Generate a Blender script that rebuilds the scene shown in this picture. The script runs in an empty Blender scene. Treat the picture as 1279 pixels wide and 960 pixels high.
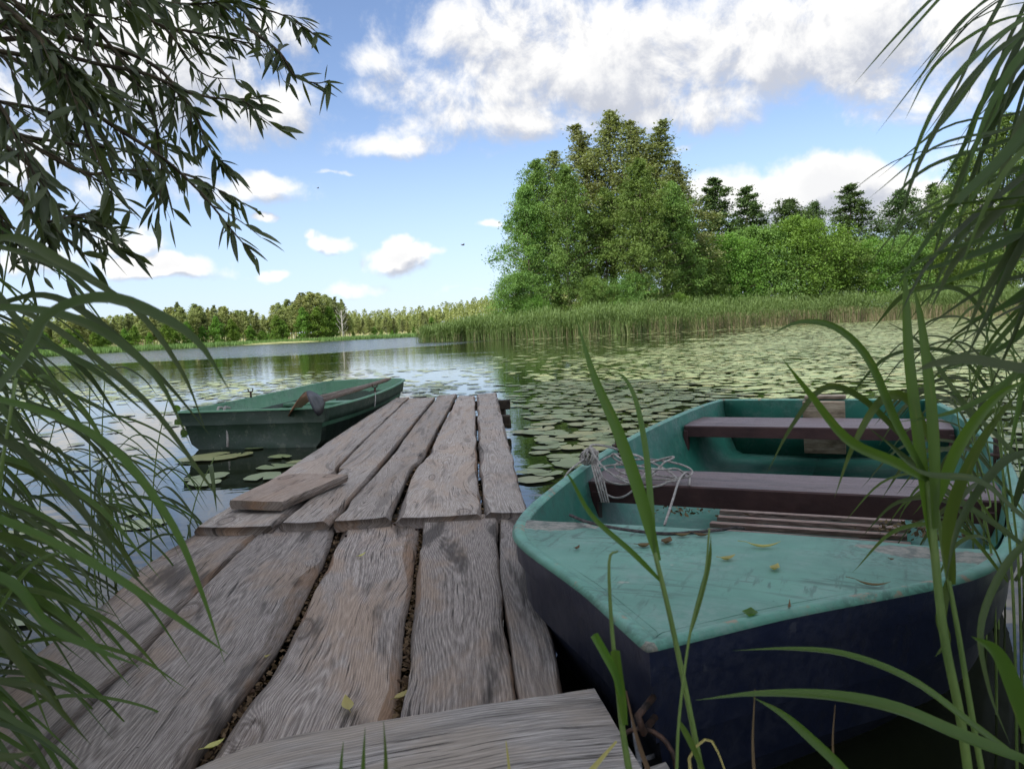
import bpy, math, random
import numpy as np
from math import radians, sin, cos, pi, atan, sqrt, exp
from mathutils import Vector

random.seed(7)
RNG = np.random.default_rng(7)
S = bpy.context.scene
COL = S.collection

# ------------------------------------------------------------------ camera
F, HC = 960.0, 1.0
PIT, ROL = atan(69 / 960), atan(.045)
fv = np.array([0, cos(PIT), -sin(PIT)])
r0 = np.array([1.0, 0, 0]); u0 = np.cross(r0, fv)
rv = cos(ROL) * r0 - sin(ROL) * u0
uv = np.cross(rv, fv)
CAMP = np.array([0, 0, HC])


def P(px, py, z):
    """point of the real place seen at a photo position, on the level z"""
    d = fv + (px - 639.5) / F * rv + (480 - py) / F * uv
    return CAMP + d * ((z - HC) / d[2])


def Dp(px, py, dist):
    """point seen at a photo position at a distance along the view"""
    d = fv + (px - 639.5) / F * rv + (480 - py) / F * uv
    return CAMP + d * dist


cam_d = bpy.data.cameras.new('camera')
cam = bpy.data.objects.new('camera', cam_d)
COL.objects.link(cam)
from mathutils import Matrix
m = Matrix.Identity(4)
for i in range(3):
    m[i][0] = rv[i]; m[i][1] = uv[i]; m[i][2] = -fv[i]; m[i][3] = CAMP[i]
cam.matrix_world = m
cam_d.sensor_width = 36
cam_d.lens = 36 * 960 / 1279
cam_d.clip_start = 0.05
cam_d.clip_end = 6000
cam_d.dof.use_dof = True
cam_d.dof.focus_distance = 4.5
cam_d.dof.aperture_fstop = 11
S.camera = cam

# ------------------------------------------------------------------ light, exposure
SUN_AZ, SUN_EL = radians(-142), radians(44)       # azimuth from +Y, clockwise
S.view_settings.view_transform = 'Standard'
S.view_settings.look = 'None'
S.view_settings.exposure = 0.66
S.view_settings.gamma = 1
sun_d = bpy.data.lights.new('sun', 'SUN')
sun_d.energy = 4.2
sun_d.angle = radians(.5)
sun_d.color = (1, .95, .86)
sun = bpy.data.objects.new('sun', sun_d)
COL.objects.link(sun)
sdir = Vector((sin(SUN_AZ) * cos(SUN_EL), cos(SUN_AZ) * cos(SUN_EL), sin(SUN_EL)))
sun.rotation_euler = sdir.to_track_quat('Z', 'Y').to_euler()
sun.location = (0, 0, 30)


class NT:
    """short hand for building node trees"""
    def __init__(s, nt):
        s.nt = nt

    def n(s, typ, **kw):
        nd = s.nt.nodes.new(typ)
        ins = kw.pop('ins', {})
        for k, v in kw.items():
            setattr(nd, k, v)
        for k, v in ins.items():
            s.set(nd, k, v)
        return nd

    def set(s, nd, k, v):
        sock = nd.inputs[k]
        if isinstance(v, bpy.types.NodeSocket):
            s.nt.links.new(v, sock)
        elif isinstance(v, bpy.types.Node):
            s.nt.links.new(v.outputs[0], sock)
        else:
            if isinstance(v, (tuple, list)) and sock.type == 'RGBA' and len(v) == 3:
                v = (*v, 1)
            sock.default_value = v

    def math(s, op, a, b=0.0, c=0.0, clamp=False):
        nd = s.n('ShaderNodeMath', operation=op, use_clamp=clamp)
        s.set(nd, 0, a); s.set(nd, 1, b); s.set(nd, 2, c)
        return nd.outputs[0]

    def vmath(s, op, a, b=(0, 0, 0), scale=None):
        nd = s.n('ShaderNodeVectorMath', operation=op)
        s.set(nd, 0, a)
        if op != 'SCALE':
            s.set(nd, 1, b)
        else:
            s.set(nd, 'Scale', scale)
        return nd.outputs['Value'] if op in ('DOT_PRODUCT', 'LENGTH', 'DISTANCE') else nd.outputs[0]

    def ramp(s, v, a, b, lo=0.0, hi=1.0, smooth=True):
        nd = s.n('ShaderNodeMapRange', interpolation_type='SMOOTHSTEP' if smooth else 'LINEAR')
        for k, x in ((0, v), (1, a), (2, b), (3, lo), (4, hi)):
            s.set(nd, k, x)
        return nd.outputs[0]

    def mix(s, f, a, b, blend='MIX'):
        nd = s.n('ShaderNodeMix', data_type='RGBA', blend_type=blend)
        s.set(nd, 0, f); s.set(nd, 6, a); s.set(nd, 7, b)
        return nd.outputs[2]

    def noise(s, vec, scale, detail=3, rough=.5, dist=0.0, dim='3D'):
        nd = s.n('ShaderNodeTexNoise', noise_dimensions=dim)
        if vec is not None:
            s.set(nd, 'Vector', vec)
        s.set(nd, 'Scale', scale); s.set(nd, 'Detail', detail)
        s.set(nd, 'Roughness', rough); s.set(nd, 'Distortion', dist)
        return nd.outputs[0]


# ------------------------------------------------------------------ sky with clouds
world = bpy.data.worlds.new('World')
S.world = world
world.use_nodes = True
world.cycles.sampling_method = 'MANUAL'
world.cycles.sample_map_resolution = 512
W = NT(world.node_tree)
world.node_tree.nodes.clear()


def azel(px, py):
    d = fv + (px - 639.5) / F * rv + (480 - py) / F * uv
    d /= np.linalg.norm(d)
    return math.atan2(d[0], d[1]), math.asin(d[2])


# clouds of this afternoon: (photo x, y, half width, half height, weight)
BL = [(790, 70, 300, 80, 1.0), (620, 30, 170, 60, .8), (560, 110, 160, 50, .65), (640, 150, 190, 38, .8), (480, 178, 110, 24, .75),
      (1040, 45, 240, 75, 1.0), (880, 130, 200, 45, .8), (1190, 20, 160, 70, .9), (470, 70, 75, 36, .6), (600, 195, 90, 14, .45),
      (150, 60, 230, 110, .9), (60, 190, 200, 80, .7), (290, 130, 120, 60, .6), (330, 238, 75, 26, .9), (250, 225, 60, 26, .5),
      (1120, 140, 110, 24, .62), (1195, 190, 90, 40, .5),
      (1040, 240, 80, 44, 1.35), (960, 252, 90, 32, 1.15), (900, 238, 55, 26, .95), (1110, 262, 75, 34, 1.1), (1190, 270, 80, 32, .9), (1010, 285, 180, 18, .8),
      (407, 308, 34, 12, 1.05), (385, 300, 16, 8, .8), (505, 322, 46, 18, 1.15), (498, 308, 24, 15, 1.0), (545, 318, 22, 10, .8), (333, 340, 30, 7, .95), (610, 284, 24, 9, .8),
      (200, 330, 72, 18, 1.15), (150, 302, 60, 24, .8), (60, 320, 80, 24, .8), (440, 362, 52, 14, .72), (432, 352, 22, 9, .5), (332, 274, 19, 6, .8), (430, 216, 32, 5, .6), (850, 180, 40, 6, .6),
      (320, 130, 110, 55, .85), (340, 30, 80, 50, .75), (220, 20, 120, 60, .8), (660, 100, 220, 90, .8), (1150, 90, 150, 50, .75),
      (600, 360, 60, 6, .5), (300, 373, 60, 7, .4)]
grp = bpy.data.node_groups.new('cloud_density', 'ShaderNodeTree')
grp.interface.new_socket('Vector', in_out='INPUT', socket_type='NodeSocketVector')
grp.interface.new_socket('Density', in_out='OUTPUT', socket_type='NodeSocketFloat')
G = NT(grp)
gi = G.n('NodeGroupInput'); go = G.n('NodeGroupOutput')
vin = gi.outputs[0]                                 # (az, el, 0)
wob = G.n('ShaderNodeTexNoise', ins={'Vector': vin, 'Scale': 9.0, 'Detail': 4.0, 'Roughness': .6})
wv = G.vmath('SUBTRACT', wob.outputs['Color'], (.5, .5, .5))
wv = G.vmath('MULTIPLY', wv, (.11, .055, 0))
vd = G.vmath('ADD', vin, wv)
acc = None
for (bx, by, rx, ry, wgt) in BL:
    a0, e0 = azel(bx, by)
    sc = 1 / F
    q = G.vmath('SUBTRACT', vd, (a0, e0, 0))
    q = G.vmath('MULTIPLY', q, (1 / (rx * sc), 1 / (ry * sc), 0))
    dd = G.vmath('DOT_PRODUCT', q, q)
    g = G.math('POWER', .42, dd)
    g = G.math('MULTIPLY', g, wgt)
    acc = g if acc is None else G.math('MAXIMUM', acc, g)
puff = G.noise(vin, 11.0, 10, .64, .25)
vs = G.vmath('MULTIPLY', vin, (1.0, 1.7, 1.0))
big = G.noise(vs, 2.6, 5, .55, .3)
base = G.ramp(big, .40, .56, 0, .95)
# unseen cloud added outside the view, thickened to brighten the fill light
inside = G.vmath('DOT_PRODUCT', G.vmath('MULTIPLY', vin, (1 / .66, 1 / .50, 0)), G.vmath('MULTIPLY', vin, (1 / .66, 1 / .50, 0)))
outm = G.ramp(inside, .9, 1.7)
base = G.math('MULTIPLY', base, outm)
acc = G.math('MAXIMUM', acc, base)
dn = G.math('MULTIPLY', G.math('SUBTRACT', puff, .5), 1.25)
G.set(go, 0, G.math('SUBTRACT', G.math('ADD', acc, dn), .42))

tc = W.n('ShaderNodeTexCoord')
sep = W.n('ShaderNodeSeparateXYZ', ins={0: tc.outputs['Generated']})
az = W.math('ARCTAN2', sep.outputs[0], sep.outputs[1])
el = W.math('ARCSINE', sep.outputs[2])
comb = W.n('ShaderNodeCombineXYZ', ins={0: az, 1: el})


def dens(off):
    gn = W.n('ShaderNodeGroup'); gn.node_tree = grp
    W.set(gn, 0, W.vmath('ADD', comb.outputs[0], off))
    return gn.outputs[0]


d0 = dens((0, 0, 0)); d1 = dens((-.012, .022, 0))
alpha = W.ramp(d0, -.03, .40)
hor = W.ramp(el, .0, .05)
lit = W.math('SUBTRACT', d0, d1)
lit = W.ramp(lit, -.22, .20)
thick = W.ramp(d0, .25, .95)
ccol = W.mix(lit, (.54, .57, .65), (1.0, .99, .97))
ccol = W.mix(W.math('MULTIPLY', thick, .45), ccol, (.66, .68, .73))
ccol = W.mix(1.0, ccol, (.70, .70, .70), 'MULTIPLY')
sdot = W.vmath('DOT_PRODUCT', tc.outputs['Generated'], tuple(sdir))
ccol = W.vmath('SCALE', ccol, scale=W.ramp(sdot, -.1, .95, 1.0, 2.6))  # sun-side clouds out of view brightened to lift the foreground fill
sky = W.n('ShaderNodeTexSky', sky_type='NISHITA', sun_disc=False, sun_elevation=SUN_EL, sun_rotation=SUN_AZ)
sky.air_density = 1.0; sky.dust_density = .2; sky.ozone_density = 2.0
SKYK = .105
hz = W.ramp(el, -.02, .30)
skyc = W.n('ShaderNodeVectorMath', operation='SCALE', ins={0: sky.outputs[0], 'Scale': SKYK})
tint = W.mix(1.0, skyc.outputs[0], (1.02, 1.0, 1.08), 'MULTIPLY')
tint = W.mix(W.ramp(el, -.02, .28, .72, 0), tint, (.40, .52, .72))
sat = W.n('ShaderNodeHueSaturation', ins={'Saturation': .98, 'Value': 1.0, 'Color': tint})
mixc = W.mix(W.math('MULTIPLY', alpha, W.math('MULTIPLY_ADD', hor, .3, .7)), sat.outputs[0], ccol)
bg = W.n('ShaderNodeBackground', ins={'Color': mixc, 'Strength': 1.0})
wo = W.n('ShaderNodeOutputWorld', ins={'Surface': bg.outputs[0]})


# ------------------------------------------------------------------ helpers
def tag(o, label=None, cat=None, group=None, kind=None):
    if label: o['label'] = label
    if cat: o['category'] = cat
    if group: o['group'] = group
    if kind: o['kind'] = kind
    return o


def empty(name, loc=(0, 0, 0), rz=0, **kw):
    o = bpy.data.objects.new(name, None)
    o.empty_display_size = .1
    COL.objects.link(o)
    o.location = loc; o.rotation_euler = (0, 0, rz)
    return tag(o, **kw)


class MB:
    def __init__(s):
        s.v = []; s.f = []; s.uv = []; s.m = []; s.flat = False

    def add(s, verts, faces, uvs=None, mat=0):
        b = len(s.v)
        s.v.extend([tuple(map(float, p)) for p in verts])
        for f in faces:
            s.f.append(tuple(b + i for i in f))
            s.m.append(mat)
        s.uv.extend(uvs if uvs is not None else [(0, 0)] * len(verts))

    def grid(s, pts, nu, nv, uvs=None, mat=0, closed=False):
        fs = []
        for i in range(nu - 1):
            for j in range(nv if closed else nv - 1):
                k = (j + 1) % nv
                fs.append((i * nv + j, i * nv + k, (i + 1) * nv + k, (i + 1) * nv + j))
        s.add(pts, fs, uvs, mat)

    def box(s, c, d, ax=None, mat=0, bev=0.0):
        """box of size d at centre c; ax = 3 unit axes"""
        s.flat = True
        ax = ax or ((1, 0, 0), (0, 1, 0), (0, 0, 1))
        ax = [np.array(a, float) for a in ax]; c = np.array(c, float)
        h = [x / 2 for x in d]
        if not bev:
            vs = []
            uvs = []
            for x in (-1, 1):
                for y in (-1, 1):
                    for z in (-1, 1):
                        vs.append(c + ax[0] * x * h[0] + ax[1] * y * h[1] + ax[2] * z * h[2])
                        uvs.append((y * h[1] + z * h[2] * .5, x * h[0]))
            s.add(vs, [(0, 1, 3, 2), (4, 6, 7, 5), (0, 4, 5, 1), (2, 3, 7, 6), (0, 2, 6, 4), (1, 5, 7, 3)], uvs, mat)
            return
        rings = []
        b = min(bev, *(x * .9 for x in h))
        prof = [(-h[2], b), (-h[2] + b, 0), (h[2] - b, 0), (h[2], b)]
        pts = []; uvs = []
        for z, ins in prof:
            X, Y = h[0] - ins, h[1] - ins
            for (x, y) in ((-X, -Y + b), (-X + b, -Y), (X - b, -Y), (X, -Y + b), (X, Y - b), (X - b, Y), (-X + b, Y), (-X, Y - b)):
                pts.append(c + ax[0] * x + ax[1] * y + ax[2] * z); uvs.append((y + z * .7, x))
        s.grid(pts, 4, 8, uvs, mat, True)
        n = len(s.v)
        s.f.append(tuple(range(n - 32 + 7, n - 32 - 1, -1))); s.m.append(mat)
        s.f.append(tuple(range(n - 8, n))); s.m.append(mat)

    def tube(s, pts, rad, n=6, mat=0, cap=True):
        pts = [np.array(p, float) for p in pts]
        k = len(pts)
        if not hasattr(rad, '__len__'): rad = [rad] * k
        up = np.array([0.13, .22, .97]); out = []
        side = None
        for i in range(k):
            t = pts[min(i + 1, k - 1)] - pts[max(i - 1, 0)]
            t = t / (np.linalg.norm(t) + 1e-9)
            if side is None:
                side = np.cross(t, up)
                if np.linalg.norm(side) < .1: side = np.cross(t, (1, 0, 0))
            else:
                side = side - t * (side @ t)
            side = side / (np.linalg.norm(side) + 1e-9)
            b = np.cross(t, side)
            for j in range(n):
                a = 2 * pi * j / n
                out.append(pts[i] + (side * cos(a) + b * sin(a)) * rad[i])
        L = 0; uvs = []
        for i in range(k):
            if i: L += np.linalg.norm(pts[i] - pts[i - 1])
            uvs += [(rad[i] * 6.28 * j / n, L) for j in range(n)]
        s.grid(out, k, n, uvs, mat, True)
        if cap:
            e = len(s.v)
            s.f.append(tuple(range(e - n, e))); s.m.append(mat)
            s.f.append(tuple(range(e - k * n + n - 1, e - k * n - 1, -1))); s.m.append(mat)

    def blade(s, pts, wid, nrm=(0, 0, 1), fold=.18, mat=0, twist=0.0):
        pts = [np.array(p, float) for p in pts]
        k = len(pts); out = []; uvs = []
        nrm = np.array(nrm, float); L = 0
        for i in range(k):
            t = pts[min(i + 1, k - 1)] - pts[max(i - 1, 0)]
            t = t / (np.linalg.norm(t) + 1e-9)
            side = np.cross(t, nrm)
            if np.linalg.norm(side) < .05: side = np.cross(t, (.3, .8, .2))
            side = side / np.linalg.norm(side)
            up = np.cross(side, t)
            if twist:
                a = twist * i / (k - 1)
                side, up = side * cos(a) + up * sin(a), up * cos(a) - side * sin(a)
            w = wid[i] / 2
            if i: L += np.linalg.norm(pts[i] - pts[i - 1])
            out += [pts[i] - side * w + up * w * fold, pts[i] - up * w * fold, pts[i] + side * w + up * w * fold]
            uvs += [(-w, L), (0, L), (w, L)]
        s.grid(out, k, 3, uvs, mat)

    def build(s, name, mats, parent=None, smooth=True, **kw):
        me = bpy.data.meshes.new(name)
        me.from_pydata(s.v, [], s.f)
        if not isinstance(mats, (list, tuple)): mats = [mats]
        for mt in mats: me.materials.append(mt)
        ul = me.uv_layers.new(name='UVMap')
        li = np.empty(len(me.loops), dtype=np.int32); me.loops.foreach_get('vertex_index', li)
        ul.data.foreach_set('uv', np.array(s.uv, dtype=np.float32)[li].ravel())
        me.polygons.foreach_set('material_index', np.array(s.m, dtype=np.int32))
        me.polygons.foreach_set('use_smooth', np.full(len(s.f), smooth and not s.flat))
        me.update()
        o = bpy.data.objects.new(name, me)
        COL.objects.link(o)
        if parent: o.parent = parent
        return tag(o, **kw)


def np_mesh(name, V, nper, mats, parent=None, mi=None, **kw):
    """many separate n-gons: V is (faces, nper, 3)"""
    nf = len(V); nv = nf * nper
    me = bpy.data.meshes.new(name)
    me.vertices.add(nv); me.vertices.foreach_set('co', V.reshape(-1).astype(np.float32))
    me.loops.add(nv); me.loops.foreach_set('vertex_index', np.arange(nv, dtype=np.int32))
    me.polygons.add(nf)
    me.polygons.foreach_set('loop_start', np.arange(0, nv, nper, dtype=np.int32))
    me.polygons.foreach_set('loop_total', np.full(nf, nper, dtype=np.int32))
    if not isinstance(mats, (list, tuple)): mats = [mats]
    for mt in mats: me.materials.append(mt)
    if mi is not None: me.polygons.foreach_set('material_index', mi.astype(np.int32))
    me.update(calc_edges=True)
    o = bpy.data.objects.new(name, me)
    COL.objects.link(o)
    if parent: o.parent = parent
    return tag(o, **kw)


def cat(pts, n=24):
    """smooth curve through the points"""
    p = np.array(pts, float)
    p = np.vstack([2 * p[0] - p[1], p, 2 * p[-1] - p[-2]])
    out = []
    segs = len(p) - 3
    for i in range(n):
        t = i / (n - 1) * segs
        k = min(int(t), segs - 1); u = t - k
        a, b, c, d = p[k:k + 4]
        out.append(.5 * ((2 * b) + (c - a) * u + (2 * a - 5 * b + 4 * c - d) * u * u + (3 * b - a - 3 * c + d) * u ** 3))
    return np.array(out)


# ------------------------------------------------------------------ materials
def mat(name):
    mt = bpy.data.materials.new(name)
    mt.use_nodes = True
    mt.node_tree.nodes.clear()
    return mt, NT(mt.node_tree)


def finish(n, sh):
    n.n('ShaderNodeOutputMaterial', ins={'Surface': sh})


def leaf_mat(name, c1, c2, trans=.35, rough=.5, spec=.3, objvar=.25, vein=False, clump=0.0):
    mt, n = mat(name)
    geo = n.n('ShaderNodeNewGeometry'); oi = n.n('ShaderNodeObjectInfo')
    r = geo.outputs['Random Per Island']
    if clump:
        cn = n.ramp(n.noise(geo.outputs['Position'], clump, 3, .6), .32, .68)
        r = n.math('ADD', n.math('MULTIPLY', cn, .68), n.math('MULTIPLY', r, .32))
    col = n.mix(r, c1, c2)
    hv = n.n('ShaderNodeHueSaturation', ins={'Color': col, 'Value': n.math('MULTIPLY_ADD', oi.outputs['Random'], objvar * 1.2, 1 - objvar * .6),
                                             'Hue': n.math('MULTIPLY_ADD', oi.outputs['Random'], .03, .485)})
    c = hv.outputs[0]
    if vein:
        uvn = n.n('ShaderNodeUVMap'); sp = n.n('ShaderNodeSeparateXYZ', ins={0: uvn.outputs[0]})
        st = n.math('SINE', n.math('MULTIPLY', sp.outputs[0], 5200.0))
        lv = n.noise(n.vmath('MULTIPLY', uvn.outputs[0], (60, 7, 1)), 1.0, 3)
        c = n.mix(n.math('MULTIPLY_ADD', st, .015, .05), c, (.25, .32, .12))
        c = n.mix(n.ramp(lv, .55, .72, 0, .55), c, (.17, .17, .05))
        sp2 = n.noise(n.vmath('MULTIPLY', uvn.outputs[0], (300, 90, 1)), 1.0, 3, .6)
        c = n.mix(n.ramp(sp2, .66, .72, 0, .7), c, (.10, .07, .03))
    p = n.n('ShaderNodeBsdfPrincipled', ins={'Base Color': c, 'Roughness': rough, 'Specular IOR Level': spec})
    tcol = n.mix(1.0, c, (1.5, 1.55, .6), 'MULTIPLY')
    t = n.n('ShaderNodeBsdfTranslucent', ins={'Color': tcol})
    mx = n.n('ShaderNodeMixShader', ins={0: trans, 1: p.outputs[0], 2: t.outputs[0]})
    finish(n, mx.outputs[0])
    return mt


def simple(name, c1, c2, scale=8, rough=.7, spec=.3, bump=.2, detail=5, bscale=None, metal=0, stretch=(1, 1, 1)):
    mt, n = mat(name)
    tcn = n.n('ShaderNodeTexCoord')
    v = n.vmath('MULTIPLY', tcn.outputs['Object'], stretch)
    nz = n.noise(v, scale, detail, .6)
    col = n.mix(n.ramp(nz, .3, .7), c1, c2)
    b = n.n('ShaderNodeBump', ins={'Strength': bump, 'Distance': .01, 'Height': n.noise(v, bscale or scale * 4, 4)})
    p = n.n('ShaderNodeBsdfPrincipled', ins={'Base Color': col, 'Roughness': rough, 'Specular IOR Level': spec, 'Normal': b.outputs[0], 'Metallic': metal})
    finish(n, p.outputs[0])
    return mt


def wood_mat(name, c_lo, c_hi, tint, rough=.8, ring=185.0, contrast=1.0, knots=True, dark=.75, gloss=.2):
    """weathered plank: UV x runs across, y along, in metres"""
    mt, n = mat(name)
    oi = n.n('ShaderNodeObjectInfo')
    uvn = n.n('ShaderNodeUVMap')
    off = n.math('MULTIPLY', oi.outputs['Random'], 37.0)
    offv = n.n('ShaderNodeCombineXYZ', ins={0: 0.0, 1: off, 2: off})
    uvw = n.vmath('ADD', uvn.outputs[0], offv.outputs[0])
    sp = n.n('ShaderNodeSeparateXYZ', ins={0: uvw})
    U, V = sp.outputs[0], sp.outputs[1]
    # wandering heart of the trunk gives cathedral grain
    low = n.noise(n.vmath('MULTIPLY', uvw, (1.6, .55, 1)), 1.0, 2, .45)
    low2 = n.noise(n.vmath('MULTIPLY', uvw, (5.0, 1.6, 1)), 1.0, 2, .5)
    cx = n.math('MULTIPLY', n.math('SUBTRACT', n.noise(n.vmath('MULTIPLY', uvw, (0, .55, 1)), 1.0, 1), .5), .30)
    dx = n.math('ADD', n.math('SUBTRACT', U, cx), n.math('MULTIPLY', n.math('SUBTRACT', low2, .5), .032))
    dp = n.math('MULTIPLY_ADD', low, .16, .0)
    rr = n.math('SQRT', n.math('ADD', n.math('MULTIPLY', dx, dx), n.math('MULTIPLY', dp, dp)))
    if knots:
        vor = n.n('ShaderNodeTexVoronoi', voronoi_dimensions='2D', feature='F1',
                  ins={'Vector': n.vmath('MULTIPLY', n.vmath('ADD', uvw, n.vmath('MULTIPLY', n.n('ShaderNodeCombineXYZ', ins={0: low, 1: low2}).outputs[0], (.04, .04, 0))), (3.0, 1.35, 1)), 'Scale': 1.0, 'Randomness': 1.0})
        keepk = n.math('GREATER_THAN', n.n('ShaderNodeSeparateColor', ins={0: vor.outputs['Color']}).outputs[0], .45)
        kd = vor.outputs['Distance']
        km = n.math('MULTIPLY', keepk, n.math('POWER', 2.718, n.math('MULTIPLY', n.math('MULTIPLY', kd, kd), -45.0)))
        # the wood bends round a knot
        rr = n.math('ADD', rr, n.math('MULTIPLY', km, .075))
    ph = n.math('MULTIPLY', rr, ring * 6.283)
    ph = n.math('ADD', ph, n.math('MULTIPLY', n.noise(n.vmath('MULTIPLY', uvw, (60, 5, 1)), 1.0, 3), 2.2))
    g = n.math('MULTIPLY_ADD', n.math('SINE', ph), .5, .5)
    g = n.math('POWER', g, 1.6)
    blotch0 = n.noise(n.vmath('MULTIPLY', n.vmath('ADD', uvw, (5, 5, 0)), (7, 1.5, 1)), 1.0, 3, .6)
    fine = n.noise(n.vmath('MULTIPLY', uvw, (420, 14, 1)), 1.0, 4, .7)
    fine2 = n.noise(n.vmath('MULTIPLY', uvw, (120, 3.5, 1)), 1.0, 4, .65)
    crack = n.math('MULTIPLY', n.ramp(fine2, .34, .41, 1, 0), n.ramp(blotch0, .40, .60))
    t = n.math('ADD', n.math('MULTIPLY', g, .10 * contrast), n.math('MULTIPLY', fine, .80))
    col = n.mix(n.ramp(t, .25, .75), c_lo, c_hi)
    blotch = n.noise(n.vmath('MULTIPLY', uvw, (5, 2.2, 1)), 1.0, 5, .6)
    col = n.mix(n.ramp(blotch, .46, .62, 0, .75), col, n.mix(n.ramp(t, .2, .8), tuple(x * .55 for x in tint), tint))
    stain = n.noise(n.vmath('MULTIPLY', n.vmath('ADD', uvw, (9, 3, 0)), (9, 1.6, 1)), 1.0, 4, .6)
    col = n.mix(n.ramp(stain, .53, .66, 0, dark), col, tuple(x * .32 for x in c_lo))
    spk = n.noise(n.vmath('MULTIPLY', uvw, (50, 38, 1)), 1.0, 2, .5)
    col = n.mix(n.ramp(spk, .74, .80, 0, .8), col, (.03, .022, .015))
    lich = n.noise(n.vmath('MULTIPLY', n.vmath('ADD', uvw, (3, 8, 0)), (28, 20, 1)), 1.0, 4, .7)
    col = n.mix(n.ramp(lich, .66, .78, 0, .35), col, (.36, .38, .33))
    col = n.mix(n.math('MULTIPLY', crack, .8), col, (.02, .015, .012))
    hv_ = n.n('ShaderNodeHueSaturation', ins={'Color': col, 'Hue': .5, 'Saturation': n.math('MULTIPLY_ADD', oi.outputs['Random'], .22, .84), 'Value': n.math('MULTIPLY_ADD', n.math('FRACT', n.math('MULTIPLY', oi.outputs['Random'], 7.7)), .26, .88)})
    col = hv_.outputs[0]
    if knots:
        kin = n.math('MULTIPLY', keepk, n.ramp(kd, .035, .075, 1, 0))
        col = n.mix(n.math('MULTIPLY', kin, .35), col, tuple(x * .35 for x in tint))
        kr = n.math('MULTIPLY', n.math('MULTIPLY', keepk, n.ramp(kd, .06, .085)), n.ramp(kd, .085, .12, 1, 0))
        col = n.mix(n.math('MULTIPLY', kr, .55), col, (.05, .03, .02))
    hgt = n.math('ADD', n.math('MULTIPLY', g, .35 * contrast), n.math('MULTIPLY', fine, .8))
    hgt = n.math('SUBTRACT', hgt, n.math('MULTIPLY', crack, 2.5))
    b = n.n('ShaderNodeBump', ins={'Strength': .75, 'Distance': .0022, 'Height': hgt})
    p = n.n('ShaderNodeBsdfPrincipled', ins={'Base Color': col, 'Roughness': rough, 'Specular IOR Level': gloss, 'Normal': b.outputs[0]})
    finish(n, p.outputs[0])
    return mt


M = {}
M['deck'] = wood_mat('weathered_plank', (.14, .115, .10), (.59, .52, .465), (.47, .35, .26))
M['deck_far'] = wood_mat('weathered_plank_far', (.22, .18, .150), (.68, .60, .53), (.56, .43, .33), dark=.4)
M['newer'] = wood_mat('sawn_board', (.22, .165, .13), (.56, .46, .385), (.46, .34, .26), dark=.35)
M['grey_board'] = wood_mat('grey_board', (.17, .152, .138), (.54, .50, .46), (.44, .37, .30), ring=160, dark=.5, knots=False)
M['wane'] = wood_mat('bark_edge', (.10, .078, .062), (.48, .41, .36), (.36, .22, .13), dark=.8, contrast=.4, knots=False)
M['dark_wood'] = simple('dark_wet_wood', (.02, .014, .010), (.06, .045, .03), 6, .8)


def paint_mat(name, c, worn, rough=.38, wear=.62, scale=3.0, dirt=.5, spec=.45, corners=(), dust=.45):
    mt, n = mat(name)
    tcn = n.n('ShaderNodeTexCoord'); v = tcn.outputs['Object']
    a = n.noise(v, scale, 5, .6)
    col = n.mix(n.ramp(a, .3, .7), tuple(x * .86 for x in c), tuple(min(1, x * 1.12) for x in c))
    s1 = n.noise(n.vmath('MULTIPLY', v, (6, 60, 20)), 1.0, 5, .65)
    s2 = n.noise(n.vmath('ADD', n.vmath('MULTIPLY', v, (55, 8, 20)), (4, 1, 7)), 1.0, 5, .65)
    du = n.math('MULTIPLY', n.ramp(n.noise(n.vmath('ADD', v, (1, 9, 4)), 5.0, 6, .65), .44, .62), n.ramp(n.noise(v, 45.0, 5, .7), .35, .62))
    col = n.mix(n.math('MULTIPLY', du, dust), col, tuple(.55 * x + .17 for x in c))
    sd_ = n.math('MULTIPLY', n.ramp(n.noise(n.vmath('ADD', v, (7, 2, 4)), 3.2, 4, .6), .50, .64), n.ramp(n.noise(v, 60.0, 6, .75), .46, .58))
    col = n.mix(n.math('MULTIPLY', sd_, dirt * .8), col, tuple(x * .35 + .015 for x in c))
    pm = n.ramp(n.noise(n.vmath('ADD', v, (3, 5, 1)), 2.3, 4, .6), .45, .58)
    scr = n.math('MULTIPLY', n.math('MAXIMUM', n.ramp(s1, .53, .62), n.ramp(s2, .55, .64)), n.math('MULTIPLY_ADD', pm, .8, .15))
    col = n.mix(n.math('MULTIPLY', scr, dirt), col, tuple(x * .35 + .02 for x in c))
    w = n.noise(v, 9.0, 8, .7)
    col = n.mix(n.ramp(w, wear, wear + .05, 0, .85), col, worn)
    for (cx, cy, rx, ry) in corners:
        q = n.vmath('MULTIPLY', n.vmath('SUBTRACT', v, (cx, cy, 0)), (1 / rx, 1 / ry, 0))
        ql = n.math('ADD', n.vmath('LENGTH', q), n.math('MULTIPLY', n.math('SUBTRACT', n.noise(v, 11.0, 6, .6), .5), 1.6))
        col = n.mix(n.ramp(ql, .93, 1.0, .88, 0), col, n.mix(n.ramp(n.noise(v, 40.0, 4, .7), .35, .65), (.10, .10, .085), (.32, .28, .23)))
    sp = n.noise(v, 130.0, 2, .5)
    col = n.mix(n.ramp(sp, .72, .77, 0, .6), col, tuple(x * .25 for x in c))
    b = n.n('ShaderNodeBump', ins={'Strength': .35, 'Distance': .004, 'Height': n.math('ADD', n.noise(v, 18.0, 6, .65), n.math('MULTIPLY', scr, -.3))})
    rg = n.math('MULTIPLY_ADD', n.noise(v, 14.0, 4), .35, rough - .12)
    p = n.n('ShaderNodeBsdfPrincipled', ins={'Base Color': col, 'Roughness': rg, 'Specular IOR Level': spec, 'Normal': b.outputs[0]})
    finish(n, p.outputs[0])
    return mt


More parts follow.
